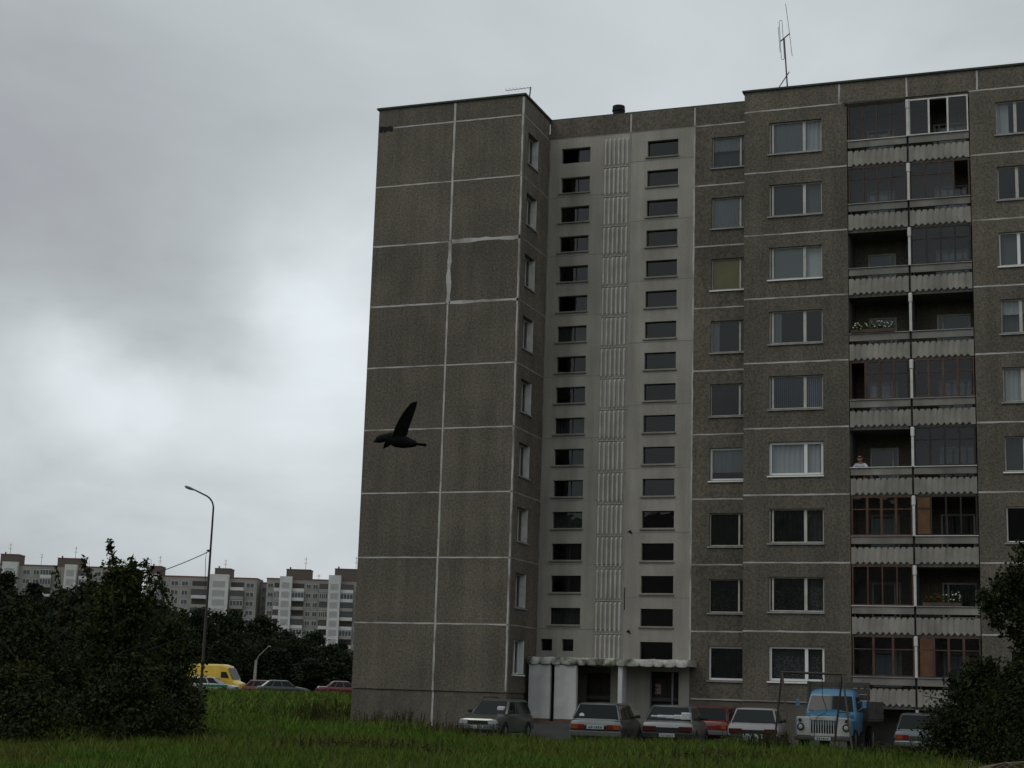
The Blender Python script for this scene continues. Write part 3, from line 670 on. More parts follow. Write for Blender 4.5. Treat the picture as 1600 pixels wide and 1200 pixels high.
def plate(parent, x, z, w=.5, h=.12, sgn=-1, y=0.0, seed=1):
    rg = random.Random(seed)
    mb = MB(); mb.cbox(min(x, x+sgn*.02), max(x, x+sgn*.02), y-w/2, y+w/2, z-h/2, z+h/2, .006); p = mb.build('number_plate', M['plate'], parent)
    mb = MB(); n = 6
    for i in range(n):                        # worn characters, not legible in the photograph
        yy = y-w*.40+w*.8*(i+.5)/n; ww = w*.045; xx = x+sgn*.0205
        mb.box(min(xx, xx+sgn*.003), max(xx, xx+sgn*.003), yy-ww, yy+ww*rg.uniform(-.2, 1), z-h*.3, z+h*rg.uniform(.1, .3))
    mb.build('plate_lettering', M['plate_ink'], p)
def wheel(parent, x, y, r=.29, w=.18):
    s_ = 1 if y > 0 else -1
    mb = MB(); secs = []
    prof = [(-w/2, r*.62), (-w/2, r*.9), (-w*.36, r), (w*.36, r), (w/2, r*.9), (w/2, r*.62)]
    for k in range(22):
        a = 2*math.pi*k/22; secs.append([(rr*math.cos(a), yy, rr*math.sin(a)) for yy, rr in prof])
    secs.append(secs[0]); mb.loft(secs, closed=False, caps=False); t = mb.build('wheel', M['tyre'], parent, (x, y, r), smooth=50)
    mb = MB(); mb.tube([(0, -w*.42, 0), (0, w*.42, 0)], r*.63, 18); mb.tube([(0, s_*w*.42, 0), (0, s_*w*.5, 0)], [r*.3, r*.2], 12); mb.build('rim', M['rim'], t, smooth=40)
def car(name, label, loc, rz, L=4.2, W=1.66, Hh=1.39, mat='silver', style='hatch', group=None, hood=.78, belt=.88, gh=None, tail='tail', bumper='plastic_grey', rear='hatch', seed=1, lights=True, cat='car'):
    """local x forward, y left; loc is the middle of the car on the ground"""
    t = thing(name, label, cat, loc, rz, group); hw = W/2; a = L/2; pm = M[mat]
    xr_b, xr_t, xf_t, xf_b = gh
    deck = belt+.02 if style != 'sedan' else belt+.05
    st = [(-a, .40, belt-.16, .90), (-a+.05, .32, belt-.04, .965), (-a+.18, .26, deck-.01, .99), (xr_b if style == 'sedan' else -a+.5, .2, deck, 1.0), (-.3, .19, belt+.02, 1.0), (xf_b, .19, belt+.03, 1.0), (xf_b+.35, .2, hood+.08, .995), (a-.25, .24, hood, .975), (a-.06, .30, hood-.07, .94), (a, .40, hood-.17, .88)]
    mb = MB(); secs = []
    for x, zl, zt, k in st:
        h = hw*k; pr = [(h*.80, zl), (h*.955, zl+.06), (h*.985, zl+.20), (h, zl+(zt-zl)*.62), (h*.975, zt-.07), (h*.92, zt-.012), (h*.62, zt+.012)]
        secs.append([(x, y, z) for y, z in pr] + [(x, -y, z) for y, z in reversed(pr)])
    mb.loft(secs); body = mb.build('body', pm, t, smooth=35)
    wb, wt = hw*.92, hw*.74; z0, z1 = belt-.02, Hh
    def gmap(x, y, z):                        # unit box -> greenhouse
        s_ = z; return ((xr_b+(xr_t-xr_b)*s_)*(1-x)+(xf_b+(xf_t-xf_b)*s_)*x, (wb+(wt-wb)*s_)*y, z0+(z1-z0)*s_ + (.02*(1-y*y) if z > .9 else 0))
    mb = MB(); ring = []
    for s_, k in ((0, 1), (.90, 1), (.97, .965), (1.0, .88)):
        rr = []
        for x, y in [(0, -.82), (.02, -.97), (.08, -1), (.5, -1.0), (.92, -1), (.98, -.97), (1, -.82), (1, 0), (1, .82), (.98, .97), (.92, 1), (.5, 1.0), (.08, 1), (.02, .97), (0, .82), (0, 0)]:
            rr.append(gmap(.5+(x-.5)*k, y*k, s_))
        ring.append(rr)
    mb.loft(ring); cab = mb.build('cabin', pm, t, smooth=40)
    def pane(pts, off):
        p = [Vector(gmap(*q)) for q in pts]; n = (p[1]-p[0]).cross(p[3]-p[0]).normalized()
        if n.dot(off) < 0: n = -n
        mb = MB(); q = [v + n*.012 for v in p]; b_ = [v - n*.02 for v in p]
        mb.add(q+b_, [(0, 1, 2, 3), (4, 5, 6, 7), (0, 1, 5, 4), (1, 2, 6, 5), (2, 3, 7, 6), (3, 0, 4, 7)]); return mb.build('window_pane', M['carglass'], t)
    X_ = Vector((1, 0, 0))
    pane([(0, -.93, .10), (0, .93, .10), (0, .89, .90), (0, -.89, .90)], -X_); pane([(1, -.88, .08), (1, .88, .08), (1, .84, .9), (1, -.84, .9)], X_)
    splits = (.05, .33, .37, .66, .70, .96) if style == 'estate' else (.07, .46, .51, .94)
    if style in ('hatch', 'sedan'): splits = (.06, .24, .28, .57, .61, .95)
    for s_ in (-1, 1):
        for i in range(0, len(splits), 2):
            u0, u1 = splits[i], splits[i+1]
            pane([(u0, s_, .10), (u1, s_, .10), (u1, s_, .86), (u0, s_, .86)], Vector((0, s_, .2)))
    for x in (-a+.72, a-.80):
        for s_ in (-1, 1):
            wheel(t, x, s_*(hw-.066), .29)
            mb = MB(); mb.tube([(x, s_*(hw-.03), .30), (x, s_*(hw+.004), .30)], .34, 20); mb.build('wheel_arch', M['trim'], t)
    mb = MB(); mb.cbox(-a-.07, -a+.14, -hw*.97, hw*.97, .34, .52, .03); mb.build('bumper', M[bumper], t)
    mb = MB(); mb.cbox(a-.14, a+.07, -hw*.96, hw*.96, .32, .50, .03); mb.build('bumper', M[bumper], t)
    mb = MB(); mb.box(-a-.004, -a+.05, -hw*.87, hw*.87, .525, belt-.19); mb.build('rear_panel', M['trim'] if rear == 'dark' else pm, t)
    for s_ in (-1, 1):
        y0, y1 = sorted((s_*hw*.93, s_*hw*.42)); mb = MB(); mb.cbox(-a-.02, -a+.08, y0, y1, .57, belt-.155, .012); tl = mb.build('tail_lamp', M[tail], t)
        ym = s_*hw*.66; y0, y1 = sorted((ym, s_*hw*.90)); mb = MB(); mb.box(-a-.026, -a-.018, y0, y1, .58, belt-.17); mb.build('indicator', M['amber' if tail == 'tail' else 'tail_dark'], tl)
        y0, y1 = sorted((s_*hw*.88, s_*hw*.50)); mb = MB(); mb.cbox(a-.10, a+.012, y0, y1, .52, hood-.10, .012); mb.build('headlamp', M['lamp'], t)
        mb = MB(); y0, y1 = sorted((s_*(wb-.01), s_*(wb+.17))); mb.cbox(xf_b-.28, xf_b-.20, y0, y1, belt+.04, belt+.15, .02); mb.build('mirror', M['trim'], t)
    mb = MB(); mb.box(a-.03, a+.008, -hw*.48, hw*.48, .54, hood-.12); mb.build('grille', M['trim'], t)
    return t
def ev(l, d): p = F(l, d); return p
GZ = -1.668
N_, S_ = R(90), R(-90)                        # facing the building / facing the camera
grp = 'cars parked in front of the building'
c1 = car('parked_car', 'silver-green estate car with roof rails nosed towards the grass beside the gable', (8.72, -5.25, GZ), R(-89), 4.15, 1.62, 1.42, 'silver', 'estate', grp, gh=(-1.98, -1.70, .25, .95), seed=2)
for s_ in (-1, 1):
    mb = MB(); mb.tube([(-1.6, s_*.56, 1.45), (-1.5, s_*.56, 1.50), (-.1, s_*.56, 1.50), (0, s_*.56, 1.45)], .02, 6); mb.build('roof_rail', M['trim'], c1)
plate(c1, 2.145, .42, .5, .11, 1, seed=4)
mb = MB(); mb.cbox(.55, .75, .25, .55, .95, 1.18, .04); mb.build('paper', M['cloth'], c1)
c2 = car('parked_car', 'silver-grey estate car seen from behind, wide tail lamps, white sticker in its rear window', (14.27, -9.1, GZ), R(97), 4.4, 1.72, 1.40, 'greycar', 'estate', grp, gh=(-2.14, -1.72, .35, 1.1), rear='dark', seed=3)
plate(c2, -2.225, .64, .55, .13, seed=5)
mb = MB(); mb.tube([(-2.04, .47, 1.0), (-2.06, .47, 1.0)], .08, 12); mb.build('sticker', M['pvc'], c2)
c3 = car('parked_car', 'silver hatchback with a white bundle behind its rear window', (16.35, -7.7, GZ), R(97), 4.3, 1.72, 1.39, 'silver2', 'hatch', grp, gh=(-1.95, -1.32, .35, 1.05), rear='dark', seed=6, tail='tail_dark', bumper='trim')
plate(c3, -2.23, .44, .5, .12, seed=7)
mb = MB(); 
for i, (yy, hh) in enumerate(((-.55, .2), (-.3, .12), (0, .1), (.25, .1), (.45, .08))): mb.cbox(-1.86+.02*i, -1.70, yy-.17, yy+.15, .93, .95+hh+.03, .03)
mb.build('bundle', M['cloth'], c3)
c4 = car('parked_car', 'red car half hidden behind the silver hatchback', (16.25, -.3, GZ), R(88), 4.1, 1.64, 1.40, 'redcar', 'hatch', grp, gh=(-1.9, -1.5, .3, 1.0), seed=8)
c5 = car('parked_car', 'white hatchback with rear wiper parked beside the blue truck', (18.98, -6.4, GZ), R(97), 4.2, 1.68, 1.38, 'whitecar', 'hatch', grp, gh=(-1.92, -1.30, .35, 1.05), rear='dark', seed=9, tail='tail_dark', bumper='trim')
plate(c5, -2.18, .45, .62, .22, seed=10)
mb = MB(); mb.tube([(-1.885, -.45, .985), (-1.88, .12, 1.0)], .014, 6); mb.build('rear_wiper', M['trim'], c5)
c6 = car('parked_car', 'dark blue-grey estate car half hidden by the right-hand bush', (24.5, -5.5, GZ), R(94), 4.4, 1.70, 1.42, 'bluegrey', 'estate', grp, gh=(-2.12, -1.62, .35, 1.1), seed=11, bumper='silver2')
plate(c6, -2.225, .45, .3, .15, y=.5, seed=12)

for c_ in (c2, c3, c5): c_.scale = (1.05, 1.05, 1.03)
# the truck: bonneted lorry with blue cab and white face
tr = thing('lorry', 'old bonneted lorry with blue cab, white slotted grille panel and grey plank bed', 'truck', (21.42, -4.6, GZ), R(-91))
def tb(name, mat, parent, *boxes, c=.03, fn=None, smooth=False):
    mb = MB()
    for b in boxes: mb.cbox(*b, c, fn)
    return mb.build(name, M[mat], parent, smooth=smooth)
tr.scale = (.97, .97, .985); XF = 2.6
tb('chassis', 'trim', tr, (-3.6, XF-.2, -.42, .42, .55, .78))
def cabf(x, y, z):
    s_ = max(0, min(1, (z-1.32)/.86)); return (x-(.16*s_ if x > 1.0 else -.06*s_), y*(1-.12*s_), z)
cabm = MB(); ring = []
for z, k, xf, xb in ((.72, .96, 1.22, -.28), (1.30, 1.0, 1.22, -.30), (1.40, .985, 1.20, -.30), (1.98, .87, .92, -.26), (2.10, .83, .84, -.22), (2.18, .70, .70, -.10), (2.215, .45, .5, .08)):
    w_ = .93*k; ring.append([(xb, -w_*.93, z), (xb+.08, -w_, z), (xf-.12, -w_, z), (xf-.02, -w_*.94, z), (xf+.03, -w_*.5, z), (xf+.05, 0, z), (xf+.03, w_*.5, z), (xf-.02, w_*.94, z), (xf-.12, w_, z), (xb+.08, w_, z), (xb, w_*.93, z), (xb, 0, z)])
cabm.loft(ring); cab = cabm.build('cab', M['blue'], tr, smooth=40)
mb = MB()
def ws(y, s_): # windscreen point
    z = 1.44+(1.96-1.44)*s_; x = 1.25+(.99-1.25)*s_; k = .985+(.87-.985)*s_
    return (x-.06*abs(y)**2+.012, y*.93*k*.9, z)
nn2 = 8
mb.add([ws(-1+2*i/nn2, s_) for s_ in (0, 1) for i in range(nn2+1)], [(i, i+1, nn2+2+i, nn2+1+i) for i in range(nn2)]); mb.build('windscreen', M['carglass'], cab, smooth=60)
for s_ in (-1, 1):
    mb = MB(); mb.add([(.0, s_*.935, 1.42), (.92, s_*.935, 1.42), (.74, s_*.835, 1.94), (.0, s_*.835, 1.94)], [(0, 1, 2, 3)]); mb.build('side_window', M['carglass'], cab)
    mb = MB(); mb.tube([(1.05, s_*.95, 1.45), (1.12, s_*1.2, 1.62)], .014, 6); mb.cbox(1.09, 1.14, s_*1.2-.07, s_*1.2+.07, 1.55, 1.82, .02); mb.build('mirror', M['blue'], tr)
    mb = MB(); mb.tube([(1.22, s_*.15, 1.44), (1.16, s_*.5, 1.55)], .012, 5); mb.build('wiper', M['trim'], cab)
# bonnet
ring = []
for x, w_, zt in ((1.2, .80, 1.45), (1.6, .76, 1.42), (2.2, .74, 1.34), (XF-.05, .73, 1.25)):
    ring.append([(x, -w_, .95), (x, -w_, zt-.14), (x, -w_*.86, zt-.03), (x, -w_*.4, zt+.03), (x, 0, zt+.045), (x, w_*.4, zt+.03), (x, w_*.86, zt-.03), (x, w_, zt-.14), (x, w_, .95)])
mb = MB(); mb.loft(ring); mb.build('bonnet', M['blue'], tr, smooth=40)
for s_ in (-1, 1):                             # wings
    ring = []
    for x, z0, z1 in ((.95, .62, .98), (1.25, .62, 1.10), (1.6, .80, 1.17), (2.1, .85, 1.18), (XF-.06, .62, 1.16)):
        a_, b_ = sorted((s_*.66, s_*1.0)); ring.append([(x, a_, z0), (x, b_, z0), (x, b_, z1-.06), (x, (a_+b_)/2+s_*.08, z1), (x, a_, z1)])
    mb = MB(); mb.loft(ring); mb.build('wing', M['blue'], tr, smooth=40)
# white face with slots
mb = MB()
mb.cbox(XF-.06, XF+.02, -.95, -.46, .56, 1.22, .03); mb.cbox(XF-.06, XF+.02, .46, .95, .56, 1.22, .03); mb.cbox(XF-.06, XF+.02, -.455, .455, .56, .66, .015); mb.cbox(XF-.06, XF+.02, -.455, .455, 1.10, 1.25, .02)
for i in range(11):
    y = -.455+.91*i/10; mb.cbox(XF-.05, XF+.015, y-.015, y+.015, .66, 1.10, .005)
fc = mb.build('front_panel', M['truckwhite'], tr)
tb('radiator', 'trim', tr, (XF-.12, XF-.07, -.5, .5, .6, 1.15))
for s_ in (-1, 1):
    mb = MB(); mb.tube([(XF, s_*.80, .87), (XF+.05, s_*.80, .87)], [.14, .125], 18); hl = mb.build('headlamp', M['trim'], tr); mb = MB(); mb.tube([(XF+.05, s_*.80, .87), (XF+.065, s_*.80, .87)], [.075, .05], 16); mb.build('lens', M['lamp'], hl)
    mb = MB(); mb.tube([(XF, s_*.82, 1.10), (XF+.05, s_*.82, 1.10)], .06, 14); mb.build('side_lamp', M['trim'], tr)
tb('bumper', 'bed', tr, (XF+.03, XF+.13, -1.02, 1.02, .42, .56))
plate(tr, XF+.13, .49, .56, .12, 1, seed=20)
for x in (1.65, -2.3):
    for s_ in (-1, 1): wheel(tr, x, s_*.86, .46, .26)
bz = 1.06
tb('bed_floor', 'bed', tr, (-3.7, -.42, -1.15, 1.15, bz, bz+.10))
for j in range(3):
    zz = bz+.105+j*.215
    for s_ in (-1, 1): tb('bed_board', 'bed', tr, (-3.7, -.42, min(s_*1.12, s_*1.16), max(s_*1.12, s_*1.16), zz, zz+.205), c=.008)
    tb('bed_board', 'bed', tr, (-.46, -.42, -1.115, 1.115, zz, zz+.205), c=.008); tb('bed_board', 'bed', tr, (-3.7, -3.66, -1.115, 1.115, zz, zz+.205), c=.008)
for j in range(3):
    zz = bz+.78+j*.22; tb('headboard', 'bed', tr, (-.46, -.42, -1.16, 1.16, zz, zz+.19), c=.008)
for y in (-1.1, 0, 1.1): tb('stake', 'darkmetal', tr, (-.41, -.37, y-.03, y+.03, bz, bz+1.42), c=.005)

# cars on the far car park
fz = -1.02
grp2 = 'cars on the far car park'
def far(l_over_d, d, z=None):
    p = F(l_over_d*d, d); p.z = ground_z(p.x, p.y)+.02 if z is None else z; return p
IR = TH                                        # pointing to the right of the picture
# yellow delivery van
van = thing('delivery_van', 'high-roofed yellow van facing right on the far car park', 'van', far(-.1815, 141), IR-.25)
ring = []
for x, zb_, zt, k in ((-3.2, .35, 2.2, .92), (-3.1, .3, 2.5, .98), (-1.5, .3, 2.56, 1), (.9, .3, 2.56, 1), (1.35, .3, 2.44, .985), (1.95, .3, 1.45, .97), (2.05, .3, 1.22, .96), (2.6, .32, 1.0, .93), (2.7, .4, .8, .86)):
    w_ = .97*k; up = .87 if zt > 1.5 else .94
    ring.append([(x, -w_*.9, zb_), (x, -w_, zb_+.15), (x, -w_, zb_+(zt-zb_)*.5), (x, -w_*up, zt-.12), (x, -w_*up*.8, zt), (x, 0, zt+.03), (x, w_*up*.8, zt), (x, w_*up, zt-.12), (x, w_, zb_+(zt-zb_)*.5), (x, w_, zb_+.15), (x, w_*.9, zb_)])
mb = MB(); mb.loft(ring); mb.build('body', M['yellowvan'], van, smooth=40)
mb = MB(); mb.add([(2.0, -.84, 1.32), (2.0, .84, 1.32), (1.47, .76, 2.28), (1.47, -.76, 2.28)], [(0, 1, 2, 3)]); mb.build('windscreen', M['carglass'], van).location = (.05, 0, .03)
for s_ in (-1, 1):
    mb = MB(); y = s_*.955; mb.add([(.95, y, 1.45), (1.7, y, 1.45), (1.42, s_*.90, 1.95), (.95, s_*.90, 1.95)], [(0, 1, 2, 3)]); mb.build('side_window', M['carglass'], van).location = (0, s_*.03, 0)
    mb = MB(); mb.cbox(2.55, 2.68, min(s_*.55, s_*.82), max(s_*.55, s_*.82), .72, .90, .02); mb.build('headlamp', M['lamp'], van)
    for x in (-1.7, 1.75): wheel(van, x, s_*.86, .34)
mb = MB(); mb.cbox(2.6, 2.78, -.88, .88, .34, .55, .04); mb.build('bumper', M['plastic_grey'], van)
w1 = car('parked_car', 'white estate car with a green side stripe in front of the yellow van', far(-.1835, 137), IR-.15, 4.4, 1.7, 1.42, 'whitecar', 'estate', grp2, gh=(-2.1, -1.7, .3, 1.0))
for s_ in (-1, 1):
    mb = MB(); y0, y1 = sorted((s_*.845, s_*.86)); mb.box(-.9, 1.7, y0, y1, .62, .80); mb.build('stripe', M['greenp'], w1)
car('parked_car', 'red hatchback beside the yellow van on the far car park', far(-.1510, 141), IR+.1, 4.2, 1.66, 1.40, 'redcar', 'hatch', grp2, gh=(-1.7, -1.2, .3, 1.0))
car('parked_car', 'dark car with pale rear on the far car park, right of the red one', far(-.1400, 136), IR+.28, 4.3, 1.68, 1.40, 'darkcar', 'hatch', grp2, gh=(-1.75, -1.1, .35, 1.05), bumper='silver2')
car('parked_car', 'dark red saloon cut off by the corner of the building', far(-.1030, 138), IR+.2, 4.5, 1.7, 1.40, 'maroon', 'sedan', grp2, gh=(-1.45, -.85, .35, 1.05))

# ------------------------------------------------------------------ lamps, cable, swing
lp = F(-.1898*85, 85); lp.z = ground_z(lp.x, lp.y)
t = thing('street_lamp', 'tall thin street lamp with curved arm and small head left of the building', 'street lamp', lp, TH)
mb = MB(); hz = 10.95
pts = [(0, 0, 0), (.02, 0, 4), (.04, 0, 10.55)] + [(.04-.75+.75*math.cos(a), 0, 10.55+.75*math.sin(a)) for a in np.linspace(.15, 1.05, 6)] + [(-1.06, 0, 11.53)]
mb.tube(pts, [.085, .07, .05]+[.045]*6+[.04], 10); mb.build('post', M['darkmetal'], t, smooth=60)
mb = MB(); secs = []
for s_, rr in ((0, .04), (.08, .09), (.3, .14), (.5, .12), (.58, .03)):
    secs.append([(-1.02-s_*.93, rr*1.1*math.cos(a), 11.51+s_*.30+rr*.62*math.sin(a)) for a in np.linspace(0, 2*math.pi, 12, endpoint=False)])
mb.loft(secs); mb.build('lamp_head', M['metal'], t, smooth=60)
mb = MB(); mb.tube([(-.16, 0, 8.32), (.05, 0, 8.35)], .05, 6); mb.build('cable_clamp', M['darkmetal'], t)
e0 = lp + Vector((0, 0, 8.3)); e1 = F(-.262*78, 78, 4.3)
t = thing('overhead_cable', 'dark cable sagging down left from the tall street lamp', 'cable', e0, 0)
mb = MB(); mb.tube([(e1-e0)*s_ + Vector((0, 0, -.25*4*s_*(1-s_))) for s_ in np.linspace(0, 1, 16)], .022, 6)
mb.tube([Vector((-.2, 0, -.04)), Vector((-.22, 0, -.4)), Vector((-.16, 0, -1.6)), Vector((-.12, 0, -2.2))], .015, 5); mb.build('cable', M['black'], t)
p = far(-.1575, 152)
t = thing('small_lamp', 'short concrete lamp post with slanted arm behind the far car park', 'street lamp', p, TH)
mb = MB(); mb.cbox(-.15, .15, -.13, .13, 0, 3.2, .03, fn=lambda x, y, z: (x*(1-.3*z/3.2)+.06*z/3.2, y*(1-.3*z/3.2), z)); mb.build('post', M['fascia'], t)
mb = MB(); mb.tube([(.06, 0, 3.1), (.3, 0, 3.6), (1.15, 0, 4.45)], .045, 6); mb.build('arm', M['metal'], t)
mb = MB(); mb.cbox(1.05, 1.36, -.1, .1, 4.4, 4.54, .04); mb.build('lamp_head', M['rail'], t)

sw0 = Vector((21.03, -12.69, 0)); sw1 = Vector((22.75, -11.7, 0)); mid = (sw0+sw1)/2; ang = math.atan2(sw1.y-sw0.y, sw1.x-sw0.x)
mid.z = ground_z(mid.x, mid.y)
t = thing('swing_frame', 'rusty steel A-frame of an empty playground swing in the grass', 'swing frame', mid, ang)
hw_ = (sw1-sw0).length/2
for s_ in (-1, 1):
    for q in (-1, 1):
        mb = MB(); mb.tube([(s_*hw_, 0, 2.43), (s_*hw_+q*.0, q*.85, -.1)], .034, 8); mb.build('leg', M['darkmetal'], t, smooth=50)
    mb = MB(); mb.tube([(s_*hw_, -.40, 1.25), (s_*hw_, .40, 1.25)], .02, 6); mb.build('brace', M['darkmetal'], t)
mb = MB(); mb.tube([(-hw_-.06, 0, 2.43), (hw_+.06, 0, 2.43)], .036, 8); mb.build('top_bar', M['darkmetal'], t, smooth=50)
for x in (-.28, .32):
    mb = MB(); mb.tube([(x, 0, 2.42), (x, 0, 2.30), (x+.03, 0, 2.24)], .018, 6); mb.build('hanger', M['darkmetal'], t)
mb = MB(); mb.tube([(.32, 0, 2.25), (.33, 0, 1.7), (.50, .05, 1.28), (.46, .05, 1.22), (.20, .05, 1.12), (.1, .02, .98), (.06, .02, .5)], .011, 5); mb.build('hanging_wire', M['black'], t)

# ------------------------------------------------------------------ bird and person
def remeshed(name, mat, parent, mb, voxel, smooth_it=3):
    o = mb.build(name, mat, parent)
    r = o.modifiers.new('remesh', 'REMESH'); r.mode = 'VOXEL'; r.voxel_size = voxel; r.use_smooth_shade = True
    s_ = o.modifiers.new('smooth', 'SMOOTH'); s_.iterations = smooth_it; s_.factor = .5
    return o
M['feather'] = material('dark_feathers', (.008, .0085, .010), .9, (.016, .017, .018), 25, coords='obj', spec=.08)
bp = Vector((26.31, -53.745, 1.745))
t = thing('bird', 'dark bird in flight with one wing raised in front of the gable', 'bird', bp, TH)
mb = MB()
ax = [(-.168, -.026, .004), (-.150, -.020, .010), (-.135, -.010, .024), (-.115, -.002, .028), (-.09, .006, .027), (-.055, .006, .040), (-.01, -.006, .050), (.045, -.018, .045), (.095, -.026, .030), (.13, -.028, .020)]
mb.tube([(x, 0, z) for x, z, r in ax], [r for *_, r in ax], 14)
mb.loft([[(.11, -.024, -.022), (.11, .024, -.022), (.11, .024, -.034), (.11, -.024, -.034)], [(.20, -.05, -.030), (.20, .05, -.030), (.20, .05, -.040), (.20, -.05, -.040)]])
def wing(side, root, tip, mid_, ch):
    secs = []
    for s_ in np.linspace(0, 1, 9):
        c = Vector(root)*(1-s_)**2 + Vector(mid_)*2*s_*(1-s_) + Vector(tip)*s_*s_
        w_ = ch*(1-.10*s_-.45*s_**5); th_ = .012*(1-s_)+.005
        secs.append([(c.x-w_*.35, c.y-th_, c.z-.01), (c.x-w_*.35, c.y+th_, c.z-.01), (c.x+w_*.65, c.y+th_*.6, c.z+.012), (c.x+w_*.65, c.y-th_*.6, c.z+.012)])
    mb.loft(secs)
wing(1, (.0, -.03, .015), (.105, -.15, .235), (.02, -.09, .10), .105)
wing(-1, (-.01, .03, .01), (-.10, .22, -.03), (-.04, .12, .07), .105)
remeshed('body', M['feather'], t, mb, .0045, 2)

M['skin'] = material('skin', (.38, .21, .15), .6); M['hair'] = material('dark_hair', (.02, .016, .014), .7); M['shirt'] = material('pale_blue_shirt', (.42, .47, .56), .85, (.60, .62, .66), 6)
pf = Vector((21.30, YB+.42, 3*H-.02))
t = thing('person', 'person with dark hair in a pale blue shirt leaning on a loggia rail', 'person', pf)
mb = MB()
def lim(pts, rs): mb.tube(pts, rs, 12)
lim([(-.10, .05, .0), (-.10, .05, .1), (-.10, .10, .48), (-.09, .14, .86)], [.05, .055, .065, .09]); lim([(.10, .05, .0), (.10, .05, .1), (.10, .10, .48), (.09, .14, .86)], [.05, .055, .065, .09])
lim([(0, .15, .82), (0, .12, .98), (0, .02, 1.16), (0, -.07, 1.28), (0, -.12, 1.36)], [.15, .155, .165, .15, .075])
lim([(0, -.13, 1.34), (0, -.20, 1.44)], [.058, .055])
lim([(0, -.20, 1.385), (0, -.225, 1.42), (0, -.235, 1.48), (0, -.235, 1.55), (0, -.225, 1.60)], [.045, .08, .095, .088, .04])
lim([(0, -.30, 1.485), (0, -.345, 1.47), (0, -.325, 1.45)], [.02, .016, .014])
for s_ in (-1, 1):
    lim([(s_*.17, -.07, 1.27), (s_*.27, -.16, 1.14), (s_*.20, -.30, 1.125), (s_*.06, -.34, 1.12)], [.068, .05, .042, .032])
    lim([(s_*.098, -.225, 1.50), (s_*.115, -.22, 1.48)], [.03, .022])
    for f_ in range(4): lim([(s_*.07, -.335-.012*f_, 1.13-.008*f_), (s_*.0, -.345-.014*f_, 1.128-.010*f_), (-s_*.03, -.335-.012*f_, 1.10-.006*f_)], [.012, .010, .008])
    lim([(s_*.09, -.315, 1.145), (s_*.04, -.30, 1.155)], [.012, .009])
body = remeshed('body', M['skin'], t, mb, .012, 3)
mb = MB(); lim([(0, .16, .84), (0, .12, .98), (0, .02, 1.16), (0, -.07, 1.285), (0, -.11, 1.34)], [.17, .175, .185, .172, .09])
for s_ in (-1, 1): lim([(s_*.15, -.06, 1.27), (s_*.275, -.16, 1.14), (s_*.21, -.28, 1.13)], [.085, .066, .055])
remeshed('shirt', M['shirt'], t, mb, .014, 3)
mb = MB(); lim([(0, -.185, 1.47), (0, -.20, 1.55), (0, -.205, 1.60), (0, -.20, 1.625)], [.098, .105, .085, .03]); remeshed('hair', M['hair'], t, mb, .01, 2)
for s_ in (-1, 1):
    mb = MB(); mb.tube([(s_*.035, -.322, 1.505), (s_*.035, -.332, 1.505)], .011, 8); mb.build('eye', M['black'], t)
mb = MB(); mb.tube([(-.025, -.318, 1.425), (.025, -.318, 1.425)], .006, 6); mb.build('mouth', M['redbrick'], t)

# ------------------------------------------------------------------ foliage
def leafmat(name, c1, c2, isl=.45, rough=.7, sc=.9): return material(name, c1, rough, c2, sc, 4, island=isl, spec=.08)
M['leaf'] = leafmat('dark_leaf', (.026, .035, .009), (.036, .042, .011)); M['leaf2'] = leafmat('olive_leaf', (.038, .043, .011), (.024, .031, .010))
M['leaf3'] = leafmat('dull_leaf', (.019, .026, .009), (.026, .031, .010)); M['needle'] = leafmat('far_leaf', (.016, .023, .013), (.021, .028, .013), .4); M['needle2'] = leafmat('far_leaf_light', (.026, .033, .015), (.018, .025, .012), .4)
M['bark'] = material('bark', (.026, .022, .018), .9, (.017, .015, .012), 5, 5); M['yleaf'] = leafmat('yellowing_leaf', (.075, .062, .010), (.045, .048, .010))
def leaves(rg, centers, size, aspect=.55, droop=.3):
    """leaf-shaped quads at the given points, random attitude"""
    n = len(centers); s = size*np.clip(rg.lognormal(-.08, .38, n), .35, 2.0)[:, None]
    a = rg.normal(size=(n, 3)); a[:, 2] -= droop; a /= np.linalg.norm(a, axis=1)[:, None]
    b = np.cross(a, rg.normal(size=(n, 3))); b /= np.linalg.norm(b, axis=1)[:, None]
    q = np.empty((n, 4, 3)); q[:, 0] = centers; q[:, 1] = centers+a*s*.5+b*s*aspect*.5; q[:, 2] = centers+a*s; q[:, 3] = centers+a*s*.5-b*s*aspect*.5
    return q.reshape(-1, 3)
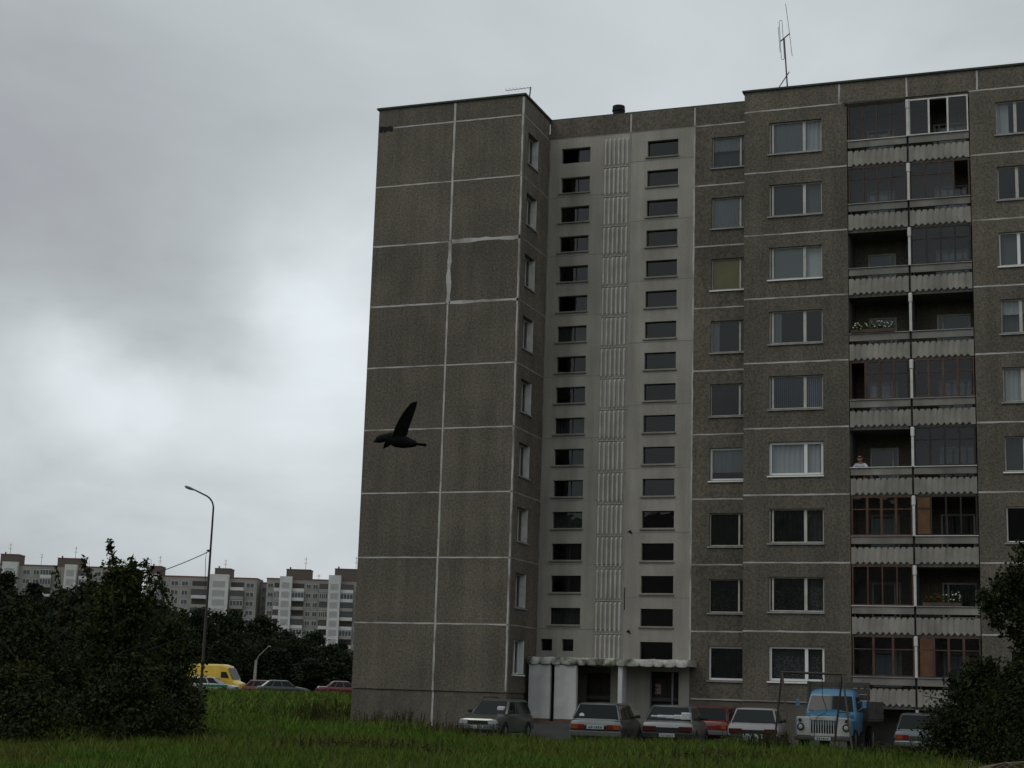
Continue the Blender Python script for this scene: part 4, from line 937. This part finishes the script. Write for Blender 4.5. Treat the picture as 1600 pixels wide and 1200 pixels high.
def shrub(name, label, cat, loc, height, rad, nclump, per, leaf, mat, seed, spires=(), group=None, low=.12, rz=0, stems=5, top_pow=.75, fall=1.0, squash=1.0):
    """woody plant: tapering stems and limbs, leaf clumps through the whole volume with gaps"""
    rg = np.random.default_rng(seed); rr = random.Random(seed)
    t = thing(name, label, cat, loc, rz, group); mb = MB(); cl = []
    for i in range(stems):
        a = 2*math.pi*i/stems+rr.uniform(-.4, .4); sp = rr.uniform(.25, .8)*rad; h = height*rr.uniform(.55, .92)
        p0 = Vector((.12*math.cos(a), .12*math.sin(a), -.1)); p2 = Vector((sp*math.cos(a), sp*math.sin(a)*squash, h)); p1 = Vector((sp*.4*math.cos(a), sp*.4*math.sin(a), h*.5))
        r0 = .02+height*.011; mb.tube([p0, p1, (p1+p2)/2+Vector((rr.uniform(-.1, .1), 0, .1)), p2], [r0, r0*.7, r0*.45, r0*.15], 7)
        for j in range(5):
            s_ = rr.uniform(.3, .9); q = p0.lerp(p2, s_); b = rr.uniform(0, 6.28); ln = rad*rr.uniform(.3, .7)
            e = q+Vector((math.cos(b)*ln, math.sin(b)*ln*squash, ln*rr.uniform(.2, .9))); mb.tube([q, q.lerp(e, .5)+Vector((0, 0, .06)), e], [r0*.4, r0*.28, r0*.1], 5)
    for sx, sy, z0_, z1_, w_, n in spires:
        mb.tube([(sx*.5, sy, z0_-.9), (sx, sy, z0_), (sx+.05, sy, (z0_+z1_)/2), (sx-.02, sy, z1_)], [.03, .02, .012, .004], 5)
    mb.build('trunk', M['bark'], t, smooth=60)
    # clump centres: radius profile narrows towards the top
    pts = []
    while len(pts) < nclump:
        z = rr.uniform(low, 1.0); a = rr.uniform(0, 6.283); prof = max(.02, (1-z)**top_pow*1.1 if z > .35 else 1.0*(.72+.8*z))
        lob_ = .78+.22*math.sin(a*3+seed)+.12*math.sin(a*5+z*9)
        r_ = rad*min(1, prof)*lob_*math.sqrt(rr.uniform(.12, 1)); pts.append((r_*math.cos(a), r_*math.sin(a)*squash, z*height))
    allc = []
    for p_ in pts:
        n = int(per*rr.uniform(.5, 1.4)); sc_ = rr.uniform(.55, 1.25)*rad*.17+.05
        allc.append(np.array(p_)+np.clip(rg.normal(size=(n, 3)), -1.5, 1.5)*np.array([sc_, sc_, sc_*.75])*(1 if p_[2] < .75*height else .7))
    for sx, sy, z0_, z1_, w_, n in spires:
        s_ = rg.random(n); ww = w_*.62*(1-s_*.85)[:, None]
        allc.append(np.stack([sx+.15*np.sin(s_*5), np.full(n, sy), z0_+(z1_-z0_)*s_], 1)+rg.normal(size=(n, 3))*ww*np.array([1, 1, .6]))
    c = np.concatenate(allc); c = c[c[:, 2] > .03]
    o = link('crown', polymesh('crown', leaves(rg, c, leaf), 4, M[mat]), t)
    ny = max(6, len(c)//90); cy = c[rg.choice(len(c), ny)]; cy = cy*np.array([1.02, 1.02, 1.0])
    link('yellow_leaves', polymesh('yellow_leaves', leaves(rg, cy, leaf), 4, M['yleaf']), t)
    return t
def at(ld, d, dz=-.03):
    p = F(ld*d, d); p.z = ground_z(p.x, p.y)+dz; return p
# bushes on the left
shrub('leafy_tree', 'tallest bushy dark tree with leafy spires left of the street lamp', 'tree', at(-.2420, 48), 4.95, 2.15, 150, 150, .115, 'leaf', 21, rz=TH,
      spires=((-.35, 0, 4.2, 5.75, .20, 420), (.75, .2, 3.9, 5.25, .17, 260), (-1.05, 0, 3.8, 5.2, .20, 300), (1.2, 0, 3.6, 4.8, .2, 260), (-1.9, .1, 3.2, 4.9, .12, 160), (.25, .3, 4.2, 5.3, .15, 200)), stems=7, top_pow=.85)
shrub('bush', 'dark rounded bush at the foot of the street lamp', 'bush', at(-.2105, 50), 3.45, 1.35, 90, 130, .10, 'leaf', 22, rz=TH, spires=((.5, 0, 2.6, 3.8, .2, 200),))
shrub('bush', 'broad dark bush at the left edge of the picture', 'bush', at(-.2960, 46), 2.95, 2.3, 120, 140, .11, 'leaf3', 23, rz=TH, low=.05)
shrub('bush', 'low dark bush in front of the tallest bushy tree', 'bush', at(-.2330, 43.5), 2.1, 1.7, 90, 130, .10, 'leaf3', 24, rz=TH, low=.03)
shrub('bush', 'low pale-flecked bush in the bottom left corner', 'bush', at(-.3000, 39.5), 1.75, 1.75, 90, 130, .09, 'leaf2', 25, rz=TH, low=.03)
shrub('bush', 'dark low bush hiding the foot of the lamp on the right', 'bush', at(-.2085, 46.5), 1.95, 1.3, 80, 130, .10, 'leaf3', 26, rz=TH, low=.03)
shrub('leafy_tree', 'dark tree behind the broad bush at the left edge', 'tree', at(-.3060, 60), 4.1, 2.6, 100, 130, .13, 'leaf3', 27, rz=TH, low=.1)
# bushes on the right
shrub('bush', 'large dark bush at the lower right hiding a parked car', 'bush', at(.2860, 45.5), 2.75, 1.62, 130, 170, .10, 'leaf3', 31, rz=TH, low=.03, spires=((-.7, 0, 1.8, 2.5, .25, 200), (.4, 0, 2.2, 3.0, .22, 200)))
shrub('bush', 'low dark bush in front of the large one at the right edge', 'bush', at(.3080, 43), 2.65, 1.7, 110, 150, .09, 'leaf3', 32, rz=TH, low=.03)
# tree whose boughs reach in from the right
t = thing('leafy_tree', 'dark tree at the right edge with boughs reaching in front of the wall', 'tree', at(.3190, 45), TH)
rg = np.random.default_rng(41); rr = random.Random(41); mb = MB()
mb.tube([(0, 0, -.2), (.05, 0, 1.6), (0, 0, 3.6), (.1, 0, 5.6)], [.14, .12, .09, .03], 9)
cs = []
for bx, bz_, br_ in ((-1.35, 4.6, .20), (-1.1, 4.3, .26), (-.75, 4.5, .30), (-.95, 4.9, .22), (-.45, 4.2, .28), (-.35, 4.75, .34), (-.62, 5.15, .28), (-.25, 5.35, .32), (-.15, 5.85, .26), (-1.0, 3.9, .17), (-.48, 3.65, .20), (.05, 4.0, .45), (.35, 3.6, .5), (.5, 5, .6), (1.1, 4.2, .8), (.2, 5.9, .4), (.1, 3.0, .3), (1, 2.8, .7), (-.25, 3.3, .24), (-.15, 2.8, .3), (-.3, 2.4, .3)):
    mb.tube([(.03, 0, bz_-.9), (bx*.5, rr.uniform(-.1, .1), bz_-.25), (bx, 0, bz_)], [.045, .03, .012], 6)
    n = int(520*br_/.35); cs.append(np.array((bx, rr.uniform(-.3, .3), bz_))+rg.normal(size=(n, 3))*np.array([br_*.62, br_*.8, br_*.5]))
mb.build('trunk', M['bark'], t, smooth=60); link('crown', polymesh('crown', leaves(rg, np.concatenate(cs), .105), 4, M['leaf3']), t)

# wood on the slope below the far blocks: four crown shapes shared by all trees
def far_crown(seed, conifer, mat):
    rg = np.random.default_rng(seed); c = []
    n = 150
    for i in range(n):
        z = rg.uniform(.12, 1); a = rg.uniform(0, 6.283)
        prof = (1.02-z)*.34 if conifer else .30*math.sqrt(max(0.02, 1-((z-.52)/.50)**2))
        r_ = prof*(.75+.3*math.sin(a*3+seed)+.15*rg.normal())*math.sqrt(rg.uniform(.2, 1)); s_ = .035 if conifer else .045
        c.append(np.array((r_*math.cos(a), r_*math.sin(a), z*.97))+rg.normal(size=(34, 3))*np.array([s_, s_, s_*.8]))
    return polymesh('crown', leaves(rg, np.concatenate(c), .040, .7, .1), 4, M[mat])
crowns = [far_crown(1, False, 'needle'), far_crown(2, True, 'needle'), far_crown(3, False, 'needle2'), far_crown(4, False, 'needle'), far_crown(5, True, 'needle')]
mb = MB(); mb.tube([(0, 0, -.03), (0, 0, .4), (.01, 0, .85)], [.022, .016, .004], 7); trunk_me = mb.mesh('trunk', M['bark'])
rr = random.Random(77)
prof_u = [(-.36, .062), (-.3184, .0605), (-.2945, .0595), (-.25, .058), (-.2196, .053), (-.2025, .047), (-.186, .0455), (-.159, .0425), (-.1388, .037), (-.119, .032), (-.1009, .027), (-.08, .026)]
def topz(q):
    return float(np.interp(q, [a for a, _ in prof_u], [b for _, b in prof_u]))
for row, (d0, fac) in enumerate(((172, .55), (188, .74), (206, .90), (228, 1.0))):
    q = -.345
    while q < -.085:
        d = d0+rr.uniform(-5, 5); p = F(q*d, d); gz = ground_z(p.x, p.y); zt = .08+topz(q)*d*fac*rr.uniform(.86, 1.04); h = zt-gz
        if h > 2.0:
            t = thing('wood_tree', 'dark tree in the wood on the slope below the far apartment blocks', 'tree', (p.x, p.y, gz), rr.uniform(0, 6.28), 'trees of the wood below the far blocks')
            me = crowns[rr.choice((0, 0, 1, 2, 3, 3, 4))]; w_ = rr.uniform(.85, 1.15)*max(h, 7.0)
            for nm, m_ in (('trunk', trunk_me), ('crown', me)):
                o = link(nm, m_, t); o.scale = (w_, w_, h)
        q += rr.uniform(.014, .021)

# ------------------------------------------------------------------ far apartment blocks on the rise
M['fwall'] = material('far_panel', (.31, .292, .268), .9, (.25, .236, .217), .15, 4); M['fwhite'] = material('far_white_panel', (.60, .60, .585), .85, (.50, .50, .49), .3, 4); M['fgrille'] = material('far_concrete_grille', (.38, .38, .37), .9)
M['fbrown'] = material('far_brick', (.11, .095, .08), .9); M['fcap'] = material('far_red_flashing', (.20, .07, .06), .8); M['fwin'] = material('far_window', (.045, .05, .055), .25, spec=.6); M['fdark'] = material('far_recess_shade', (.07, .06, .055), .9)
mb = MB(); mb.box(0, 1, 0, .06, 0, 1); fpane = mb.mesh('pane', M['fwin'])
mb = MB(); mb.cbox(-.06, 1.06, -.03, .05, -.05, 1.05, .02); fframe = mb.mesh('window', M['fgrille'])
rf = random.Random(31)
def block(label, l0, l1, d, zr, towers, pents, bays, nfl=9, antennas=(), zrow=None, turn=0.0):
    """far block: local x along the facade, -y towards the camera; zr = roof height"""
    zb = zr-nfl*H-.9
    t = thing('far_apartment_block', label, 'building', F(l1 if turn else l0, d, zb), TH+turn, 'far apartment blocks' if not turn else None); w = l1-l0
    mb = MB(); mb.box(0, w, 0, 12, -3, zr-zb); mb.build('wall', M['fwall'], t)
    mb = MB(); mb.box(-.1, w+.1, -.15, 12.1, zr-zb+.003, zr-zb+.30); mb.build('roof_edge', M['fcap'], t)
    for a, b, up in towers:
        mb = MB(); mb.box(a-l0, b-l0, -1.9, -.003, -3, zr-zb+up); tw = mb.build('stair_tower', M['fwhite'], t)
        for k in range(nfl):
            mb = MB(); z = zr-zb-.5-(k+1)*H; cw = (b-a)
            for i in range(3):
                for j in range(3):
                    mb.box(a-l0+cw*(.17+.22*i+.01), a-l0+cw*(.17+.22*(i+1)-.01), -1.97, -1.901, z+.45+.62*j, z+.45+.62*j+.56)
            mb.build('grille', M['fgrille'], tw)
    for a, b, up in pents:
        mb = MB(); mb.box(a-l0, b-l0, 1.5, 8, zr-zb+.301, zr-zb+up); pn = mb.build('penthouse', M['fbrown'], t)
        mb = MB(); mb.box(a-l0-.1, b-l0+.1, 1.4, 8.1, zr-zb+up+.002, zr-zb+up+.22); mb.build('edge', M['fcap'], pn)
        mb = MB(); mb.tube([(a-l0+1, 3, zr-zb+up), (a-l0+1, 3, zr-zb+up+.9)], .25, 8); mb.build('vent', M['fbrown'], pn)
    for x, hh in antennas:
        mb = MB(); mb.tube([(x-l0, 4, zr-zb), (x-l0+.1, 4, zr-zb+hh)], .07, 5); mb.tube([(x-l0-.6, 4, zr-zb+hh*.75), (x-l0+.6, 4, zr-zb+hh*.75)], .05, 4); mb.tube([(x-l0-.4, 4, zr-zb+hh*.93), (x-l0+.4, 4, zr-zb+hh*.93)], .05, 4); mb.build('antenna', M['metal'], t)
    for a, b, kind in bays:
        for k in range(nfl):
            z = zr-zb-.9-(k+1)*H
            if zrow and z+zb < zrow: continue
            if kind == 'w':
                o = link('window', fframe, t, (a-l0, -.02, z+.95)); o.scale = (b-a, 1, 1.45)
                for i in range(2):
                    q = link('pane', fpane, o, (.06+.48*i, -.06, .08)); q.scale = (.40, 1, .84)
            else:
                mb = MB(); mb.box(a-l0, b-l0, -.04, -.006, z+.95, z+2.5); bc = mb.build('balcony', M['fdark'], t)  # flat dark plate on the wall, shade of the balcony recess put into its colour
                mb = MB(); mb.box(a-l0-.05, b-l0+.05, -1.1, -.95, z-.05, z+.95); mb.box(a-l0-.05, b-l0+.05, -.95, -.05, z-.1, z+.05); mb.build('parapet', M['fwhite'] if rf.random() < .6 else M['fwall'], bc)
                if rf.random() < .55:
                    mb = MB(); mb.box(a-l0, b-l0, -1.02, -.97, z+.96, z+2.45); mb.build('glazing', M['fwin'], bc)
                    mb = MB(); n = 4
                    for i in range(n+1): xx = a-l0+(b-a)*i/n; mb.box(xx-.05, xx+.05, -1.06, -1.021, z+.96, z+2.45)
                    mb.box(a-l0, b-l0, -1.06, -1.021, z+2.451, z+2.6); mb.build('glazing_bars', M['fwhite'] if rf.random() < .4 else M['fbrown'], bc)
D_ = 500
block('far pale apartment block at the left edge above the wood', -172, -118, D_, 33.7, ((-158.2, -153.6, .9), (-138.9, -135.3, .6)), ((-160, -154.4, 3.3), (-142.2, -135.4, 2.6)),
      [(-152.2, -150.0, 'w'), (-149.0, -147.2, 'w'), (-146.6, -143.2, 'b'), (-134.6, -131, 'b'), (-130, -128, 'w'), (-126.5, -124.5, 'w'), (-123.5, -120, 'b'), (-162.5, -159, 'b'), (-166, -164, 'w')], zrow=14, antennas=((-158, 7), (-137.5, 6.5), (-148, 4)))
block('far pale apartment block with white stair tower just right of the street lamp', -114, -79.7, D_, 31.7, ((-113.4, -110.2, .7), (-94.0, -88.2, 1.0),), ((-113.6, -109.9, 3.0), (-93.2, -88.3, 2.9)),
      [(-109.4, -107.6, 'w'), (-106.2, -103.9, 'w'), (-102.9, -100.9, 'w'), (-99.6, -94.6, 'b'), (-87.6, -83.6, 'b'), (-83.0, -80.5, 'w')], zrow=10, antennas=((-111, 6.5), (-90.5, 6.0)))
block('narrow set-back grey link between two far apartment blocks', -79.6, -76.8, D_+7, 30.9, (), (), [(-79.0, -77.4, 'w')], zrow=10)
block('far tall apartment block with two white stair towers beside the gable', -76.7, -38, D_, 31.9, ((-72.4, -68.7, .8), (-57.4, -53.7, 1.6)), ((-71.0, -63.6, 3.1), (-56.0, -49.0, 3.7)),
      [(-76.3, -74.6, 'w'), (-74.2, -72.5, 'b'), (-68.6, -65.0, 'b'), (-64.4, -62.9, 'w'), (-62.3, -60.8, 'w'), (-60.1, -57.5, 'b'), (-53.6, -49.8, 'b'), (-49.2, -47.4, 'w'), (-46.5, -44.6, 'w')], antennas=((-65.5, 7.2), (-61.2, 2.0), (-49.8, 8)))

# the block across the yard, behind the photographer, that darkens the reflections in the lower windows
block('panel apartment block across the yard, mirrored in the lower windows', -175, 60, -58, 25.0, (), (), [(-175+x, -175+x+2.2, 'w') for x in range(4, 230, 12)], turn=math.pi)
# ------------------------------------------------------------------ flowers on two loggias
M['petal'] = material('white_petals', (.70, .70, .66), .8); M['redpetal'] = material('red_petals', (.50, .035, .03), .7); M['fl_leaf'] = leafmat('flower_leaf', (.05, .075, .015), (.035, .055, .012))
def flowerbox(label, loc, w, white, red, seed, tall=.32):
    rg = np.random.default_rng(seed); t = thing('flower_box', label, 'flower box', loc)
    mb = MB(); mb.cbox(0, w, 0, .16, 0, .14, .01); mb.build('box', M['brownwood'], t)
    c = np.stack([rg.uniform(0, w, 900), rg.uniform(0, .16, 900), .12+np.abs(rg.normal(0, tall*.45, 900))], 1); link('foliage', polymesh('foliage', leaves(rg, c, .06), 4, M['fl_leaf']), t)
    for nm, n, m_ in (('white_blossom', white, 'petal'), ('red_blossom', red, 'redpetal')):
        if not n: continue
        mb = MB()
        for i in range(n):
            x = rg.uniform(.05, w-.05) if nm == 'white_blossom' and not red else (rg.uniform(w*.5, w-.05) if nm == 'white_blossom' else rg.uniform(.05, w*.55)); y = rg.uniform(-.02, .12); z = .14+rg.uniform(.1, 1)*tall
            r_ = rg.uniform(.025, .05)
            mb.tube([(x, y, z-r_*.6), (x, y, z), (x, y, z+r_*.6)], [r_*.4, r_, r_*.4], 6)
        mb.build(nm, M[m_], t)
flowerbox('flower box of white daisies on an open loggia rail', (XC+.1, YB-.10, 5*H+1.10), 1.75, 34, 0, 3)
flowerbox('flower box of red and white flowers on a lower open loggia rail', (23.48+.25, YB+.0, 1*H+1.095), 1.5, 13, 9, 4, .42)
# ------------------------------------------------------------------ fallen boughs, weeds, grass
M['log'] = material('bare_branch', (.16, .125, .095), .9, (.09, .07, .055), 6, 5)
def bough(label, pts, r, twigs, seed):
    rr = random.Random(seed); base = Vector(pts[0]); t = thing('fallen_branch', label, 'branch', base)
    q = [Vector(p)-base for p in pts]; mb = MB(); n = len(q); mb.tube(q, [r*(1-.75*i/(n-1)) for i in range(n)], 8); mb.build('stem', M['log'], t, smooth=60)
    for i in range(twigs):
        k = rr.randrange(0, n-1); s_ = q[k].lerp(q[k+1], rr.random()); dr = Vector((rr.uniform(-.3, 1), rr.uniform(-1, .4), rr.uniform(.0, .5)))*rr.uniform(.4, .9)
        mb = MB(); mb.tube([s_, s_+dr*.5+Vector((0, 0, .08)), s_+dr+Vector((0, 0, -.05))], [r*.35, r*.25, r*.08], 6); mb.build('twig', M['log'], t)
def fp(ld, d, dz): p = F(ld*d, d); return Vector((p.x, p.y, ground_z(p.x, p.y)+dz))
bough('long bare fallen branch rising to the right in the lower right corner', [fp(.270, 36, .12), fp(.285, 36, .26), fp(.298, 36, .38), fp(.312, 36.2, .44), fp(.335, 36.5, .46)], .055, 7, 1)
bough('forked bare fallen branch below the long one at the lower right', [fp(.275, 34.8, .14), fp(.288, 35, .30), fp(.298, 35, .26), fp(.322, 35, .2)], .045, 6, 2)
t = thing('log', 'short dark log lying in the grass at the lower right', 'log', fp(.2585, 35.2, .10), TH+.1)
mb = MB(); mb.tube([(-.2, 0, 0), (.05, 0, .03), (.3, .05, .02)], [.085, .095, .08], 10); mb.build('wood', M['bark'], t, smooth=40)
M['weed'] = leafmat('weed', (.040, .050, .014), (.060, .050, .022)); M['grass'] = leafmat('grass_blade', (.058, .132, .010), (.098, .104, .020), .55, .7, .32)
M['grass'].node_tree.nodes['Principled BSDF'].inputs['Specular IOR Level'].default_value = .15
def weeds(label, p, w, h, n, seed):
    rg = np.random.default_rng(seed); t = thing('weed_clump', label, 'weeds', p)
    b = rg.normal(size=(n, 2))*w; hh = h*rg.uniform(.5, 1.1, n); ln = rg.normal(size=(n, 2))*.12*h
    q = np.zeros((n, 4, 3)); ww = .012
    q[:, 0, :2] = b-ww; q[:, 1, :2] = b+ww; q[:, 2, :2] = b+ln+ww*.5; q[:, 3, :2] = b+ln-ww*.5; q[:, 2, 2] = hh; q[:, 3, 2] = hh
    tag(link('stalks', polymesh('stalks', q.reshape(-1, 3), 4, M['weed']), t), kind='stuff')
    k = rg.integers(0, n, n*9); s_ = rg.uniform(.15, 1, n*9)
    c = np.stack([b[k, 0]+ln[k, 0]*s_, b[k, 1]+ln[k, 1]*s_, hh[k]*s_], 1)+rg.normal(size=(n*9, 3))*.03
    link('weed_leaves', polymesh('weed_leaves', leaves(rg, c, .07, .4), 4, M['weed']), t)
weeds('dark weed clump at the foot of the left corner of the gable', (-.9, -1.2, -1.55), .55, .95, 90, 1)
weeds('thin weeds along the foot of the gable', (2.4, -1.0, -1.55), 1.0, .75, 90, 2)
weeds('tall weeds in front of the silver-green estate car', (9.9, -12.9, -1.55), .9, .55, 110, 3)
weeds('dark weed tussock at the left leg of the swing frame', (20.6, -13.4, -1.55), .42, .62, 110, 4)
weeds('rough weeds between the swing and the right-hand bush', (24.6, -12.6, -1.55), 1.1, .45, 120, 5)
weeds('dry weeds in the foreground grass below the white hatchback', F(5.2, 40, -1.53), .8, .42, 90, 7)
weeds('dark weeds in the foreground grass below the gable', F(-3.4, 39, -1.53), 1.0, .45, 110, 8)
weeds('weeds in the open grass left of the gable', (-3.5, 7, -1.5), 1.6, .7, 130, 6)
rg = np.random.default_rng(8)
def grass(d0, d1, lim0, lim1, dens, hh, ww):
    n0 = int((d1-d0)*(d0+d1)/2*(lim1-lim0)*dens)
    d = np.sqrt(rg.uniform(d0**2, d1**2, n0)); q = rg.uniform(lim0, lim1, n0); l = q*d
    x = CAM.x+RT.x*l+FW.x*d; y = CAM.y+RT.y*l+FW.y*d
    pat = np.sin(x*1.3+2*np.sin(y*.9))*np.sin(y*1.1+1.7*np.sin(x*.7))
    tx = np.clip((x-16.8)/2.8, 0, 1); edge = -10.0-2.4*(1-tx*tx*(3-2*tx))
    keep = (~((x > 6.9) & (y > edge+.25*np.sin(x*2.1)+.2*np.sin(x*5.3))) & ~((x > -.1) & (y > -.12) & (x < 7.3))) & (rg.random(n0) < .72+.28*pat) & ~((((l-8.4)/2.2)**2+((d-44.5)/1.6)**2 < 1) & (rg.random(n0) < .75)) & ~((((l-2.0)/1.6)**2+((d-37)/.9)**2 < 1) & (rg.random(n0) < .6))
    x, y, pat = x[keep], y[keep], pat[keep]; n = len(x)
    z = -1.53+.04*np.sin(x*.55+y*.2)+.035*np.sin(x*.23-y*.71+1)-.02
    dd = (x-CAM.x)*FW.x+(y-CAM.y)*FW.y; tt = np.clip((dd-75)/63, 0, 1); z += .5*tt*tt*(3-2*tt); t2 = np.clip((dd-95)/27, 0, 1); t3 = np.clip((dd-128)/7, 0, 1); z += .38*t2*t2*(3-2*t2)*(1-t3*t3*(3-2*t3))
    cl = np.clip(np.sin(x*2.3+1.3*np.sin(y*1.9))*np.sin(y*2.6+1.1*np.sin(x*1.7))-.35, 0, 1); h = hh*rg.uniform(.4, 1.15, n)*(1+.35*pat+1.1*cl); a = rg.uniform(0, 6.283, n); ln = rg.normal(size=(n, 2))*.45*h[:, None]
    v = np.zeros((n, 3, 3)); w_ = ww*rg.uniform(.6, 1.3, n)
    v[:, 0] = np.stack([x-np.cos(a)*w_, y-np.sin(a)*w_, z], 1); v[:, 1] = np.stack([x+np.cos(a)*w_, y+np.sin(a)*w_, z], 1); v[:, 2] = np.stack([x+ln[:, 0], y+ln[:, 1], z+h], 1)
    return v.reshape(-1, 3)
vv = np.concatenate([grass(26, 42, -.36, .36, 420, .22, .012), grass(42, 58, -.34, .36, 260, .25, .016), grass(58, 80, -.34, -.05, 90, .26, .03), grass(80, 142, -.22, -.07, 30, .3, .06)])
g = link('grass', polymesh('grass', vv, 3, M['grass'])); tag(g, 'rough green grass covering the ground before the building', 'grass', kind='stuff')
